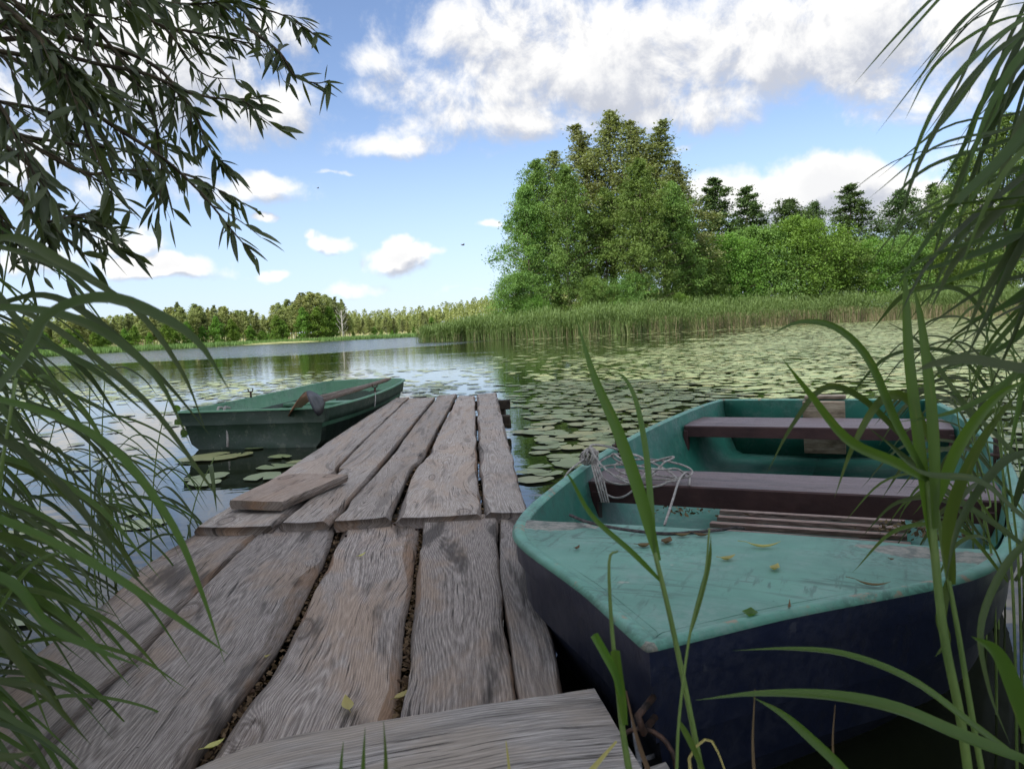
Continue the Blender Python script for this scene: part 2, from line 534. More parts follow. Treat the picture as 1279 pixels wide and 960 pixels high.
M['teal'] = paint_mat('teal_paint', (.14, .40, .305), (.30, .27, .23), .5, .66)
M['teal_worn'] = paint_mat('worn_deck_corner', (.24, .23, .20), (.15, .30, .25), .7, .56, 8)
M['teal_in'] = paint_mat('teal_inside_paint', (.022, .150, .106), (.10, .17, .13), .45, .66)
M['navy'] = paint_mat('navy_hull_paint', (.011, .016, .040), (.05, .055, .075), .38, .62, 2, .4, dust=.10)
M['green_out'] = paint_mat('dark_green_hull_paint', (.018, .042, .024), (.07, .09, .06), .5, .56, 2, dust=.15)
M['green_in'] = paint_mat('green_inside_paint', (.105, .25, .145), (.2, .28, .2), .5, .66, 2)
M['bench'] = wood_mat('painted_bench', (.105, .065, .066), (.27, .20, .205), (.20, .135, .135), rough=.42, knots=False, contrast=.4, dark=.5, gloss=.5)
M['bench_side'] = simple('bench_dark_red_side', (.030, .010, .010), (.055, .022, .020), 8, .5, .4)
M['slat_top'] = wood_mat('grate_slat', (.24, .16, .13), (.58, .44, .38), (.45, .32, .26), knots=False, dark=.5)
M['slat'] = M['slat_top']
M['ply'] = wood_mat('plywood_board', (.30, .22, .14), (.66, .56, .42), (.14, .09, .05), ring=30, knots=False, dark=.9)
M['iron'] = simple('rusty_iron', (.02, .017, .016), (.09, .05, .035), 40, .6, .4, metal=.6)
M['rope'] = simple('pale_rope', (.30, .27, .25), (.55, .52, .48), 60, .9, .1, .8, bscale=300)
M['rope_dark'] = simple('dark_rope', (.05, .045, .045), (.14, .12, .12), 60, .9, .1, .8, bscale=300)
M['wire'] = simple('grey_cable', (.16, .16, .17), (.30, .30, .31), 60, .5, .4)
M['oar'] = wood_mat('oar_wood', (.13, .10, .085), (.36, .30, .25), (.3, .2, .15), knots=False, dark=.4)
M['oar_dark'] = simple('dark_oar_blade', (.035, .035, .042), (.09, .085, .09), 10, .5, .4)
M['oar_red'] = simple('brown_oar_blade', (.22, .11, .06), (.34, .19, .11), 10, .6, .3)
M['bark'] = simple('bark', (.05, .04, .032), (.16, .13, .10), 5, .9, .1, 1.0, stretch=(3, 3, 1))
M['birch_bark'] = simple('birch_bark', (.30, .28, .25), (.62, .60, .56), 3, .8, .2, .4, stretch=(1, 1, 4))
M['pine_bark'] = simple('pine_bark', (.20, .12, .07), (.38, .26, .17), 3, .9, .1)
M['twig'] = simple('willow_twig', (.035, .028, .018), (.09, .07, .04), 20, .8, .2)
M['willow'] = leaf_mat('willow_leaf', (.040, .066, .022), (.10, .135, .055), .28, .45, .4)
M['reed'] = leaf_mat('reed_leaf', (.038, .072, .014), (.080, .130, .024), .38, .5, .28, vein=True)
M['reed_dull'] = leaf_mat('dull_reed_leaf', (.028, .046, .013), (.058, .084, .026), .30, .5, .28, vein=True)
M['reed_young'] = leaf_mat('young_reed_leaf', (.048, .100, .016), (.085, .155, .026), .5, .285, .4, objvar=.1, vein=True)
M['reed_stem'] = simple('reed_stem', (.09, .15, .035), (.17, .24, .06), 6, .5, .4, .1)
M['reed_dry'] = simple('dry_reed_stem', (.16, .11, .06), (.34, .26, .15), 6, .8, .2, .2)
M['alder'] = leaf_mat('alder_foliage', (.075, .140, .036), (.175, .27, .075), .30, .7, .12, clump=.7)
M['birch'] = leaf_mat('birch_foliage', (.12, .150, .065), (.26, .295, .14), .30, .7, .12, clump=.7)
M['dark_tree'] = leaf_mat('dark_foliage', (.045, .080, .030), (.10, .155, .058), .25, .7, .12, clump=.7)
M['bright'] = leaf_mat('bright_foliage', (.08, .155, .03), (.17, .28, .06), .35, .7, .12, clump=.7)
M['pine'] = leaf_mat('pine_foliage', (.15, .19, .07), (.33, .36, .15), .25, .7, .1, clump=.2)
M['bank_reed'] = leaf_mat('bank_reed_leaf', (.085, .15, .045), (.165, .255, .085), .3, .6, .25)
M['bank_stem'] = leaf_mat('bank_reed_dry_stem', (.20, .18, .10), (.36, .31, .19), .2, .7, .2)
M['grass'] = simple('meadow', (.17, .19, .075), (.30, .30, .14), .3, .9, .1)
M['soil'] = simple('shore_soil', (.025, .022, .014), (.06, .06, .03), 4, .9, .1, .8)
M['dry_leaf'] = leaf_mat('fallen_leaf', (.42, .40, .16), (.50, .44, .15), .2, .6, .3)
M['litter'] = leaf_mat('litter', (.07, .045, .03), (.20, .14, .08), .1, .9, .1)


def pad_mat():
    mt, n = mat('lily_pad')
    geo = n.n('ShaderNodeNewGeometry'); r = geo.outputs['Random Per Island']
    oi = n.n('ShaderNodeObjectInfo')
    r2 = n.math('FRACT', n.math('ADD', r, n.math('MULTIPLY', oi.outputs['Random'], 7.3)))
    cr = n.n('ShaderNodeValToRGB', ins={0: r2})
    e = cr.color_ramp.elements
    e[0].color = (.17, .22, .085, 1); e[1].color = (.34, .33, .13, 1)
    x = cr.color_ramp.elements.new(.5); x.color = (.24, .29, .12, 1)
    x = cr.color_ramp.elements.new(.93); x.color = (.29, .30, .13, 1)
    nz = n.noise(geo.outputs['Position'], 25.0, 4, .6)
    col = n.mix(n.ramp(nz, .5, .75, 0, .4), cr.outputs[0], (.13, .13, .05))
    b = n.n('ShaderNodeBump', ins={'Strength': .3, 'Distance': .004, 'Height': n.noise(geo.outputs['Position'], 40.0, 3)})
    p = n.n('ShaderNodeBsdfPrincipled', ins={'Base Color': col, 'Roughness': .42, 'Specular IOR Level': .5, 'Normal': b.outputs[0]})
    finish(n, p.outputs[0])
    return mt


M['pad'] = pad_mat()


def water_mat():
    mt, n = mat('lake_water')
    geo = n.n('ShaderNodeNewGeometry'); v = geo.outputs['Position']
    sp = n.n('ShaderNodeSeparateXYZ', ins={0: v})
    X, Y = sp.outputs[0], sp.outputs[1]
    wn = n.math('MULTIPLY', n.math('SUBTRACT', n.noise(n.vmath('MULTIPLY', v, (.03, .08, 0)), 1.0, 3), .5), 22.0)
    # wind reaches the open water on the left beyond about fifty metres; the lee of the trees stays calm
    yy = n.math('ADD', n.math('ADD', Y, wn), n.math('MULTIPLY', n.math('MAXIMUM', n.math('ADD', X, 12.0), 0.0), -1.6))
    wind = n.ramp(yy, 46.0, 58.0)
    rip = n.ramp(n.noise(n.vmath('MULTIPLY', v, (.12, .45, 0)), 1.0, 3, .6), .42, .62)
    far = n.ramp(Y, 8.0, 40.0)
    h1 = n.noise(n.vmath('MULTIPLY', v, (1.3, 2.6, 1)), 1.0, 3, .5)
    h2 = n.noise(n.vmath('MULTIPLY', v, (5, 9, 1)), 1.0, 2, .5)
    b1 = n.n('ShaderNodeBump', ins={'Strength': n.math('ADD', n.math('MULTIPLY', wind, .55), n.math('MULTIPLY_ADD', n.math('MULTIPLY', rip, far), .03, .014)), 'Distance': .25, 'Height': h1})
    b2 = n.n('ShaderNodeBump', ins={'Strength': n.math('MULTIPLY_ADD', wind, .4, .02), 'Distance': .05, 'Height': h2, 'Normal': b1.outputs[0]})
    p = n.n('ShaderNodeBsdfPrincipled', ins={'Base Color': (.014, .017, .008), 'IOR': 1.333, 'Normal': b2.outputs[0],
                                             'Roughness': n.math('MULTIPLY_ADD', wind, .12, .012)})
    finish(n, p.outputs[0])
    return mt


M['water'] = water_mat()

# ------------------------------------------------------------------ water and land
mb = MB()
mb.add([(-2500, -2500, 0), (2500, -2500, 0), (2500, 2500, 0), (-2500, 2500, 0)], [(0, 1, 2, 3)])
mb.build('water', M['water'], kind='structure')


def land(name, shore, back, z, mt):
    """shore: water line points, back: outer points of the same count"""
    s_ = cat([(x, y, 0) for x, y in shore], 60); b_ = cat([(x, y, 0) for x, y in back], 60)
    pts = []; uvs = []
    rows = [(0, -.35), (.6, .05), (2.5, z * .6), (7, z), (25, z * 1.3)]
    for i in range(60):
        d = b_[i] - s_[i]; L = np.linalg.norm(d); d = d / L
        for off, zz in rows:
            q = s_[i] + d * min(off, L * .9); pts.append((q[0], q[1], zz))
        pts.append((b_[i][0], b_[i][1], z * 1.5))
    m_ = MB(); m_.grid(pts, 60, len(rows) + 1)
    return m_.build(name, mt, kind='structure')


land('meadow_right', [(-10.3, 90), (-3, 80.5), (22.4, 84.8), (45, 100), (61, 92), (82, 60), (92, 10), (90, -60)],
     [(-6, 120), (30, 330), (120, 480), (300, 500), (520, 420), (700, 200), (700, 0), (600, -200)], .5, M['grass'])
land('meadow_left', [(-92, -60), (-84, 20), (-76, 80), (-69.9, 118), (-70, 174), (-41, 213), (-27.9, 231), (-10, 330), (60, 420)],
     [(-700, -200), (-700, 20), (-650, 200), (-600, 400), (-420, 600), (-250, 700), (-120, 800), (0, 850), (200, 850)], .5, M['grass'])


def hill_z(x, y):
    return 20 * math.exp(-((x - 55) / 110) ** 2 - ((y - 640) / 170) ** 2) + 5 * math.exp(-((x + 220) / 120) ** 2 - ((y - 520) / 120) ** 2)


pts = []
for j in range(40):
    for i in range(60):
        x = -500 + i * 1000 / 59; y = 405 + j * 600 / 39
        pts.append((x, y, hill_z(x, y) + .8 - (1.5 if j == 0 else 0)))
mb = MB(); mb.grid(pts, 40, 60)
mb.build('hill', M['grass'], kind='structure')

# bank we stand on
pts = []
for i in range(50):
    x = -9 + i * 20 / 49
    y0 = 1.05 + .18 * sin(x * 1.9) + .1 * sin(x * 5.3)
    if x < -1.3: y0 += (-1.3 - x) * .45
    if x > 1.3: y0 += (x - 1.3) * .1
    for k, (off, z) in enumerate([(0, -.2), (.12, 0), (.4, .06), (.9, .11), (2, .18), (8, .4), (60, .9)]):
        pts.append((x * (1 if k < 5 else 3 if k == 5 else 9), y0 - off, z + .02 * sin(x * 7 + off * 9)))
mb = MB(); mb.grid(pts, 50, 7)
mb.build('bank', M['soil'], kind='structure')

# ------------------------------------------------------------------ trees
def leaves_at(C, sizes, up=.5, rng=RNG):
    n = len(C)
    nr = rng.normal(size=(n, 3)); nr[:, 2] = np.abs(nr[:, 2]) + up
    nr /= np.linalg.norm(nr, axis=1)[:, None]
    a = np.cross(nr, rng.normal(size=(n, 3))); a /= np.linalg.norm(a, axis=1)[:, None]
    b = np.cross(nr, a)
    s_ = sizes[:, None]
    return np.stack([C - a * s_, C + b * s_ * .55, C + a * s_, C - b * s_ * .55], 1)


def tree_parts(seed, H, R, mt, bark, style='alder', limbs=70, cl=6, lv=34, leaf=.2, low=.06, trunk_r=None, lean=0.0):
    rng = np.random.default_rng(seed)
    t_r = trunk_r or H * .011
    tm = MB()
    wob = rng.normal(size=(7, 2)) * H * .006
    tp = [np.array([wob[i, 0] + lean * H * (i / 6) ** 1.5, wob[i, 1], H * .96 * i / 6]) for i in range(7)]
    tp[0][:2] = 0
    tc_ = cat(tp, 16)
    tm.tube(tc_, [t_r * (1.25 - 1.15 * i / 15) for i in range(16)], 7)

    def trunk_at(t):
        f_ = t * 15 / .96; k = min(int(f_), 14); return tc_[k] * (1 - (f_ - k)) + tc_[min(k + 1, 15)] * (f_ - k)
    lobes = rng.random((5, 3))
    C = []; SZ = []
    for i in range(limbs):
        t = low + (1 - low) * ((i + rng.random()) / limbs) ** .9 * .995
        a = i * 2.39996 + rng.normal() * .5
        tt = (t - low) / (1 - low)
        if style == 'alder':
            prof = (min(1, (tt + .10) / .28) ** .6) * (1 - tt ** 1.75) ** .8 + .03; upa = .25 + .55 * tt; droop = .10
        elif style == 'birch':
            prof = (min(1, (tt + .12) / .3) ** .7) * (1 - tt ** 1.7) + .02; upa = .55; droop = .45
        elif style == 'pine':
            prof = (.55 + .45 * sin(tt * 3.0)) * (1 - tt ** 3 * .7); upa = .15; droop = -.15
        elif style == 'larch':
            prof = (1 - tt) ** .8 * (.75 + .25 * sin(i * 1.7)) + .06; upa = .25; droop = .15
        else:   # bush
            prof = sqrt(max(.02, 1 - tt ** 2.2)); upa = .45; droop = .1
        for (la, lh, lw) in lobes:
            dlt = (a - la * 6.283 + pi) % (2 * pi) - pi
            prof *= 1 + (.45 * lw - .2) * math.exp(-(dlt / .7) ** 2 - ((tt - lh) / .22) ** 2)
        L = R * prof * (.62 + .60 * rng.random())
        p0 = trunk_at(min(t, .99))
        d = np.array([cos(a) * cos(upa), sin(a) * cos(upa), sin(upa)])
        lp = []
        for k in range(5):
            u = k / 4
            q = p0 + d * L * u; q = q + np.array([0, 0, -droop * L * u * u])
            lp.append(q + rng.normal(size=3) * L * .03 * u)
        tm.tube(lp, [max(.012, t_r * .34 * (1 - tt * .6) * (1 - .85 * k / 4)) for k in range(5)], 4, cap=False)
        for c in range(cl):
            u = .30 + .72 * (c + rng.random()) / cl
            k = min(int(u * 4), 3); w = u * 4 - k
            q = lp[k] * (1 - w) + lp[k + 1] * w
            off = rng.normal(size=3) * L * .16 * (1.1 if u < .8 else .6); off[2] *= .6
            q = q + off
            sp_ = (.055 * R + .17) * (.45 + .95 * rng.random()) * (.35 + .65 * min(1, prof * 1.6)) * (1 if style != 'pine' else 1.3)
            nl = int(lv * (.5 + rng.random()) * (.4 + .6 * min(1, prof * 1.6)))
            g = rng.normal(size=(nl, 3)) * sp_ * np.array([1, 1, .62 if style != 'birch' else 1.15])
            if style == 'birch': g[:, 2] -= np.abs(g[:, 2]) * .6
            C.append(q + g); SZ.append(leaf * (.7 + .6 * rng.random(nl)))
    C = np.concatenate(C); SZ = np.concatenate(SZ)
    return tm, leaves_at(C, SZ, .45, rng)


PROTO = {}


def tree_proto(key, kind, *a, **k):
    PROTO[key] = (kind, a, k, None)


def make_tree(key, x, y, z, sc, rz, label, cat_, group, sz=None):
    kind, a, k, me = PROTO[key]
    root = empty(kind, (x, y, z), rz, label=label, cat=cat_, group=group)
    root.scale = (sc, sc, sz or sc)
    if me is None:
        tm, V = tree_parts(*a, **k)
        t = tm.build('trunk', k_bark(a), root)
        c = np_mesh('crown', V, 4, a[3], root)
        PROTO[key] = (kind, a, k, (t.data, c.data))
    else:
        for nm, d in zip(('trunk', 'crown'), me):
            o = bpy.data.objects.new(nm, d); COL.objects.link(o); o.parent = root
    return root


def k_bark(a): return a[4]


tree_proto('alder1', 'alder_tree', 11, 20, 5.9, M['alder'], M['bark'], limbs=68, cl=6, lv=84, leaf=.125, low=.05)
tree_proto('alder2', 'alder_tree', 12, 17, 5.4, M['alder'], M['bark'], limbs=62, cl=6, lv=84, leaf=.125, low=.06)
tree_proto('birch1', 'birch_tree', 13, 25, 5.4, M['birch'], M['bark'], style='birch', limbs=66, cl=6, lv=64, leaf=.12, low=.25)
tree_proto('birch2', 'birch_tree', 14, 24, 4.7, M['birch'], M['bark'], style='birch', limbs=58, cl=6, lv=64, leaf=.12, low=.25)
tree_proto('dark1', 'alder_tree', 15, 17, 4.6, M['dark_tree'], M['bark'], style='larch', limbs=64, cl=6, lv=70, leaf=.13, low=.2)
tree_proto('dark2', 'alder_tree', 16, 16, 4.6, M['dark_tree'], M['bark'], style='alder', limbs=44, cl=6, lv=70, leaf=.13, low=.3)
tree_proto('bush1', 'willow_bush', 17, 7, 4.2, M['bright'], M['bark'], style='bush', limbs=70, cl=6, lv=70, leaf=.085, low=.02)
tree_proto('bush2', 'willow_bush', 18, 7, 4.0, M['alder'], M['bark'], style='bush', limbs=70, cl=6, lv=70, leaf=.085, low=.02)
tree_proto('pine1', 'pine_tree', 19, 13, 2.0, M['pine'], M['pine_bark'], style='pine', limbs=34, cl=4, lv=34, leaf=.20, low=.30, trunk_r=.13)
tree_proto('pine2', 'pine_tree', 20, 12, 2.4, M['pine'], M['pine_bark'], style='larch', limbs=34, cl=4, lv=34, leaf=.20, low=.25, trunk_r=.13)
tree_proto('farb', 'birch_tree', 21, 11, 2.2, M['birch'], M['birch_bark'], style='birch', limbs=34, cl=4, lv=34, leaf=.19, low=.25, trunk_r=.12)
tree_proto('farg', 'alder_tree', 22, 8, 2.6, M['bright'], M['bark'], style='alder', limbs=44, cl=4, lv=44, leaf=.18, low=.03)
tree_proto('shade', 'shade_tree', 23, 16, 6.0, M['dark_tree'], M['bark'], limbs=100, cl=8, lv=70, leaf=.17, low=.42)


def at_px(px, d):
    """x of a place seen at photo column px (horizon row) at distance d"""
    q = Dp(px, 410 - .045 * (px - 640), d)
    return q[0], q[1]


def tpx(key, px, d, top, label, cat_, group, H, rz=None, wid=1.0):
    x, y = at_px(px, d)
    hor = 411 - .045 * (px - 640)
    h = (hor - top) / F * d + HC - .4
    s_ = h / H
    r = make_tree(key, x, y, .4, s_ * wid, random.random() * 6 if rz is None else rz, label, cat_, group, sz=s_)
    return r


g1 = 'trees of the tall clump on the right bank'
for a in [('birch1', 700, 97, 192, 'tall olive green birch at the left of the clump top, above the green alders', 25),
          ('birch2', 735, 99, 160, 'tall pale birch with a pointed top, left of the highest one in the clump', 24),
          ('birch1', 770, 98, 143, 'highest birch of the clump on the right bank', 25),
          ('birch2', 800, 100, 155, 'slim birch just right of the highest one in the clump', 24),
          ('birch2', 832, 99, 158, 'narrow dark birch spire at the right shoulder of the clump', 24),
          ('birch2', 853, 97, 205, 'shorter birch behind the right flank of the clump', 24)]:
    tpx(a[0], a[1], a[2], a[3], a[4], 'tree', g1, a[5], wid=1.55)
for a in [('alder2', 664, 90, 236, 'leftmost green alder of the clump, leaning over the reeds', 17, .85),
          ('alder1', 678, 95, 205, 'green alder behind the leftmost one of the clump', 20, .85),
          ('alder1', 712, 89, 212, 'broad green alder in the left half of the clump', 20, .85),
          ('alder2', 760, 92, 240, 'green alder in the shaded middle of the clump', 17, .8),
          ('alder1', 803, 87, 205, 'largest bright green alder at the front right of the clump', 20, .95),
          ('alder2', 845, 92, 232, 'green alder at the right edge of the clump', 17, .9),
          ('bush2', 648, 86, 345, 'round green bush at the left foot of the clump', 7, 1.0),
          ('bush1', 668, 85, 372, 'low yellow green bush in front of the leftmost alder', 7, .8),
          ('bush2', 740, 86, 350, 'dark green bush under the middle of the clump', 7, .9),
          ('bush2', 790, 85, 345, 'green bush under the largest alder', 7, 1.0)]:
    tpx(a[0], a[1], a[2], a[3], a[4], 'bush' if 'bush' in a[0] else 'tree', g1, a[5], wid=a[6])
g2 = 'trees behind the reeds on the right bank'
for a in [('dark1', 897, 108, 226, 'dark pointed tree nearest the tall clump, in front of the white cloud', 17, 1.35),
          ('dark1', 935, 110, 236, 'dark tree second to the right of the tall clump', 17, 1.3),
          ('dark2', 988, 118, 252, 'thin crowned dark tree left of the open topped one', 16, 1.15),
          ('dark2', 1020, 120, 255, 'sparse dark tree between the bushes and the cloud', 16, .8),
          ('dark1', 1063, 112, 233, 'tall conical tree standing alone above the bushes', 17, 1.35),
          ('dark2', 1128, 112, 240, 'round topped tree just left of the overhanging reed leaves', 16, 1.15),
          ('dark1', 1165, 108, 232, 'dark tree half hidden by the overhanging reed leaves', 17, 1.0),
          ('alder2', 1205, 96, 195, 'big dark green tree seen through the right reed leaves', 17, .9),
          ('alder1', 1255, 90, 150, 'tallest green tree at the right edge of the picture', 20, .95),
          ('alder2', 1320, 84, 150, 'green tree cut by the right edge of the picture', 17, 1.1),
          ('bush1', 905, 98, 300, 'pale green bush beside the tall clump', 7, .9),
          ('bush2', 948, 97, 290, 'green bush under the second dark tree', 7, 1.0),
          ('bush1', 1000, 96, 280, 'largest bright green bush on the right bank', 7, 1.0),
          ('bush2', 1045, 100, 300, 'green bush right of the largest bright bush', 7, 1.0),
          ('bush1', 1085, 99, 305, 'yellowish bush at the foot of the round topped tree', 7, .9),
          ('bush2', 1130, 98, 300, 'green bush behind the upright reed leaves', 7, 1.1),
          ('bush1', 1180, 96, 310, 'bright bush behind the drooping reed leaves', 7, 1.0),
          ('bush2', 1240, 92, 310, 'green bush low at the right edge of the picture', 7, 1.0),
          ('bush2', 870, 95, 310, 'dark green bush in the gap right of the clump', 7, .9),
          ('bush1', 850, 85, 368, 'small pale green bush above the reeds, right of the clump', 7, .7),
          ('bush1', 895, 85, 372, 'small light green shrub just above the reed tops', 7, .6)]:
    tpx(a[0], a[1], a[2] + float(np.interp(a[1], [860, 930, 1080, 1300], [2, 9, 14, 14])), a[3], a[4], 'bush' if 'bush' in a[0] else 'tree', g2, a[5], wid=a[6])

# far left shore: rows of pines, birches and alders
rnd = random.Random(5)
g3 = 'trees along the far left shore'
tops = [(40, 398), (80, 398), (120, 400), (150, 400), (190, 395), (225, 384), (260, 386), (300, 388), (330, 398), (350, 382), (380, 372), (415, 371), (433, 382), (440, 400)]
shore = [(40, 112), (65, 125), (150, 150), (250, 182), (350, 200), (450, 222)]
txs = [t[0] for t in tops]; tys = [t[1] for t in tops]
lab3 = {'pine1': 'slender pine with a bare ruddy trunk in the row along the far left shore',
        'pine2': 'slender pine with a bare ruddy trunk in the row along the far left shore',
        'farb': 'pale birch with a light trunk in the row along the far left shore',
        'farg': 'low leafy green alder at the edge of the far left shore meadow'}
for i in range(165):
    px = 20 + 418 * ((i * .618034) % 1)
    row = rnd.random()
    d = np.interp(px, [s[0] for s in shore], [s[1] for s in shore]) + 6 + row * 26
    top = np.interp(px, txs, tys) + rnd.uniform(-7, 6)
    if row < .22 or 320 < px < 345 and row < .6:
        key = 'farg'; top = top + 14 + rnd.random() * 8; H = 8
    else:
        key = rnd.choice(['pine1', 'pine2', 'farb', 'pine1']); H = {'pine1': 13, 'pine2': 12, 'farb': 11}[key]
    tpx(key, px, d, top, lab3[key], 'tree', g3 + (' (alders)' if key == 'farg' else ' (birches)' if key == 'farb' else ' (pines)'), H, wid=rnd.uniform(.9, 1.25))
for i in range(52):
    px = 436 + 112 * ((i * .618034) % 1)
    d = rnd.uniform(238, 300); top = np.interp(px, [436, 470, 520, 550], [396, 398, 392, 388]) + rnd.uniform(-2, 10)
    key = rnd.choice(['pine1', 'pine2', 'farb', 'farg']); H = {'pine1': 13, 'pine2': 12, 'farb': 11, 'farg': 8}[key]
    if key == 'farg': top += 8
    tpx(key, px, d, top, lab3[key].replace('the row along the far left shore', 'the wood at the head of the lake').replace('the edge of the far left shore meadow', 'the edge of the wood at the head of the lake'),
        'tree', 'trees at the head of the lake' + (' (alders)' if key == 'farg' else ' (birches)' if key == 'farb' else ' (pines)'), H, wid=rnd.uniform(1.0, 1.4))
# dead birch
x, y = at_px(428, 214)
dt = empty('dead_tree', (x, y, .4), label='bare whitish dead tree at the right end of the far left tree row', cat='tree')
mb = MB(); mb.tube([(0, 0, 0), (.1, 0, 4), (-.1, 0, 8)], [.16, .11, .04], 6); mb.build('trunk', M['birch_bark'], dt)
mb = MB()
for i in range(22):
    h = 1.5 + i * .28; a = i * 2.4
    mb.tube([(0, 0, h), (cos(a) * 1.0, sin(a) * 1.0, h + .8), (cos(a) * 1.7, sin(a) * 1.7, h + 1.9)], [.05, .035, .015], 4)
mb.build('branches', M['birch_bark'], dt)

# meadow edge trees beyond the peninsula and far forest on the hill (a far-off wood)
rng = np.random.default_rng(33)
V = []
for (x0, x1, y0, y1, n_, hh) in [(-160, 260, 470, 700, 950, 12), (-110, 60, 420, 460, 120, 8), (-480, -90, 330, 620, 600, 12)]:
    for i in range(n_):
        x = rng.uniform(x0, x1); y = rng.uniform(y0, y1)
        z = hill_z(x, y) + .5; h = hh * rng.uniform(.75, 1.25)
        nl = 120
        t = rng.random(nl) ** .8
        rad = (1 - t ** 2) ** .6 * h * .19 * np.sqrt(rng.random(nl)) + .2
        a = rng.random(nl) * 6.283
        Cc = np.stack([x + rad * np.cos(a), y + rad * np.sin(a), z + h * (.15 + .85 * t)], 1)
        V.append(leaves_at(Cc, np.full(nl, .6), .5, rng))
np_mesh('hill_forest', np.concatenate(V), 4, M['pine'], label='dense green forest covering the low hill across the lake', cat='forest', kind='stuff')

# shade giving trees on our bank, behind and to the left of the camera
for i, (x, y, s_, lb) in enumerate([(-6.0, -7.0, 1.0, 'tall leafy tree on the bank behind the jetty, nearest the boats'), (-9.6, -2.0, 1.0, 'tall leafy tree on the bank left of the jetty'),
                                   (-12.5, -7.5, 1.1, 'tall leafy tree furthest back on the left bank')]):
    make_tree('shade', x, y, .3, s_, i * 1.3, lb, 'tree', 'trees on the bank behind the jetty')

# reed belt on the right bank
sh = cat([tuple(P(*q, 0)) for q in [(522, 427.5), (560, 426.5), (600, 425), (700, 421), (800, 416.5), (897, 411), (990, 405.5), (1078, 401), (1180, 397), (1279, 393)]] + [(72, 78, 0), (84, 55, 0)], 400)
rng = np.random.default_rng(3)
tang = np.gradient(sh, axis=0); tang /= np.linalg.norm(tang, axis=1)[:, None]
nb = np.stack([-tang[:, 1], tang[:, 0], 0 * tang[:, 0]], 1)
nB = 46000
ii = rng.integers(0, 399, nB)
ii_b = ii.copy()
dep = rng.random(nB) ** 1.3 * 6.5
pos = sh[ii] + (sh[np.minimum(ii + 1, 399)] - sh[ii]) * rng.random(nB)[:, None] + nb[ii] * (dep - .3 + .5 * np.sin(ii * .35))[:, None]
pos[:, 2] = np.where(dep > 1.5, .2, 0)
hgt_ = np.interp(ii, [0, 30, 90, 180, 260, 399], [1.5, 2.0, 2.6, 3.4, 3.9, 4.1]) * rng.uniform(.75, 1.08, nB) * (.9 + .1 * np.sin(ii * .21))
lean = rng.normal(size=(nB, 2)) * .12 + np.array([-.03, 0])
w_ = rng.uniform(.010, .028, nB)
ax_ = rng.normal(size=(nB, 3)); ax_[:, 2] = 0; ax_ /= np.linalg.norm(ax_, axis=1)[:, None]
top = pos + np.stack([lean[:, 0] * hgt_, lean[:, 1] * hgt_, hgt_], 1)
midp = pos + (top - pos) * .5
V1 = np.stack([pos - ax_ * w_[:, None] * .7, pos + ax_ * w_[:, None] * .7, midp + ax_ * w_[:, None] * .5, midp - ax_ * w_[:, None] * .5], 1)
# leaves from mid height up
nl = nB * 3
jj = rng.integers(0, nB, nl)
u = rng.uniform(.26, 1.0, nl)
b0 = pos[jj] + (top - pos)[jj] * u[:, None]
a = rng.random(nl) * 6.283; L = rng.uniform(.35, .7, nl)
dr = np.stack([np.cos(a) * L * .45, np.sin(a) * L * .45, L * rng.uniform(.2, .95, nl)], 1)
sd = np.stack([-np.sin(a), np.cos(a), 0 * a], 1) * rng.uniform(.018, .034, nl)[:, None]
V2 = np.stack([b0, b0 + dr * .45 + sd, b0 + dr, b0 + dr * .45 - sd], 1)
np_mesh('reed_belt', np.concatenate([V1, V2]), 4, [M['bank_stem'], M['bank_reed']],
        mi=np.concatenate([(rng.random(nB) < np.interp(ii_b, [0, 140, 200, 399], [.9, .8, .4, .3])).astype(float), np.ones(len(V2))]), label='long belt of green reeds with dry brown stems along the right bank', cat='reeds', kind='stuff')
# grass rim of the far left shore
sh2 = cat([tuple(P(*q, 0)) for q in [(20, 449), (65, 445.3), (160, 439.5), (250, 434.2), (350, 428.8), (450, 424.2), (520, 421)]], 200)
nG = 16000
ii = rng.integers(0, 199, nG)
tg = np.gradient(sh2, axis=0); tg /= np.linalg.norm(tg, axis=1)[:, None]
pos = sh2[ii] + tg[ii] * rng.uniform(-1, 1, nG)[:, None] + np.stack([-tg[ii, 1], tg[ii, 0], 0 * tg[ii, 0]], 1) * (rng.random(nG) * 7)[:, None]
pos[:, 2] = .05
a = rng.random(nG) * 6.283; hh = rng.uniform(.5, 1.3, nG)
sd = np.stack([np.cos(a), np.sin(a), 0 * a], 1) * .12
upv = np.stack([rng.normal(size=nG) * .2, rng.normal(size=nG) * .2, hh], 1)
np_mesh('shore_grass', np.stack([pos - sd, pos + sd, pos + upv], 1), 3, M['bank_reed'], label='strip of pale grass along the water edge of the far left shore', cat='grass', kind='stuff')

# ------------------------------------------------------------------ lily pads
from mathutils import noise as mnoise


def pad_verts(c, r, a, tilt, k=12, notch=True):
    out = []
    n_ = k
    for i in range(n_):
        t = .16 + (6.283 - .32) * i / (n_ - 1)
        rr = r * (1 + .07 * sin(3 * t + a * 5) + .04 * sin(7 * t + a * 3))
        x = cos(t) * rr; y = sin(t) * rr * .9
        out.append((x, y))
    out.append((r * .12, 0))
    q = []
    for x, y in out:
        X = x * cos(a) - y * sin(a); Y = x * sin(a) + y * cos(a)
        q.append((c[0] + X, c[1] + Y, c[2] + X * tilt[0] + Y * tilt[1]))
    return q


pad_rng = random.Random(11)
cand = []


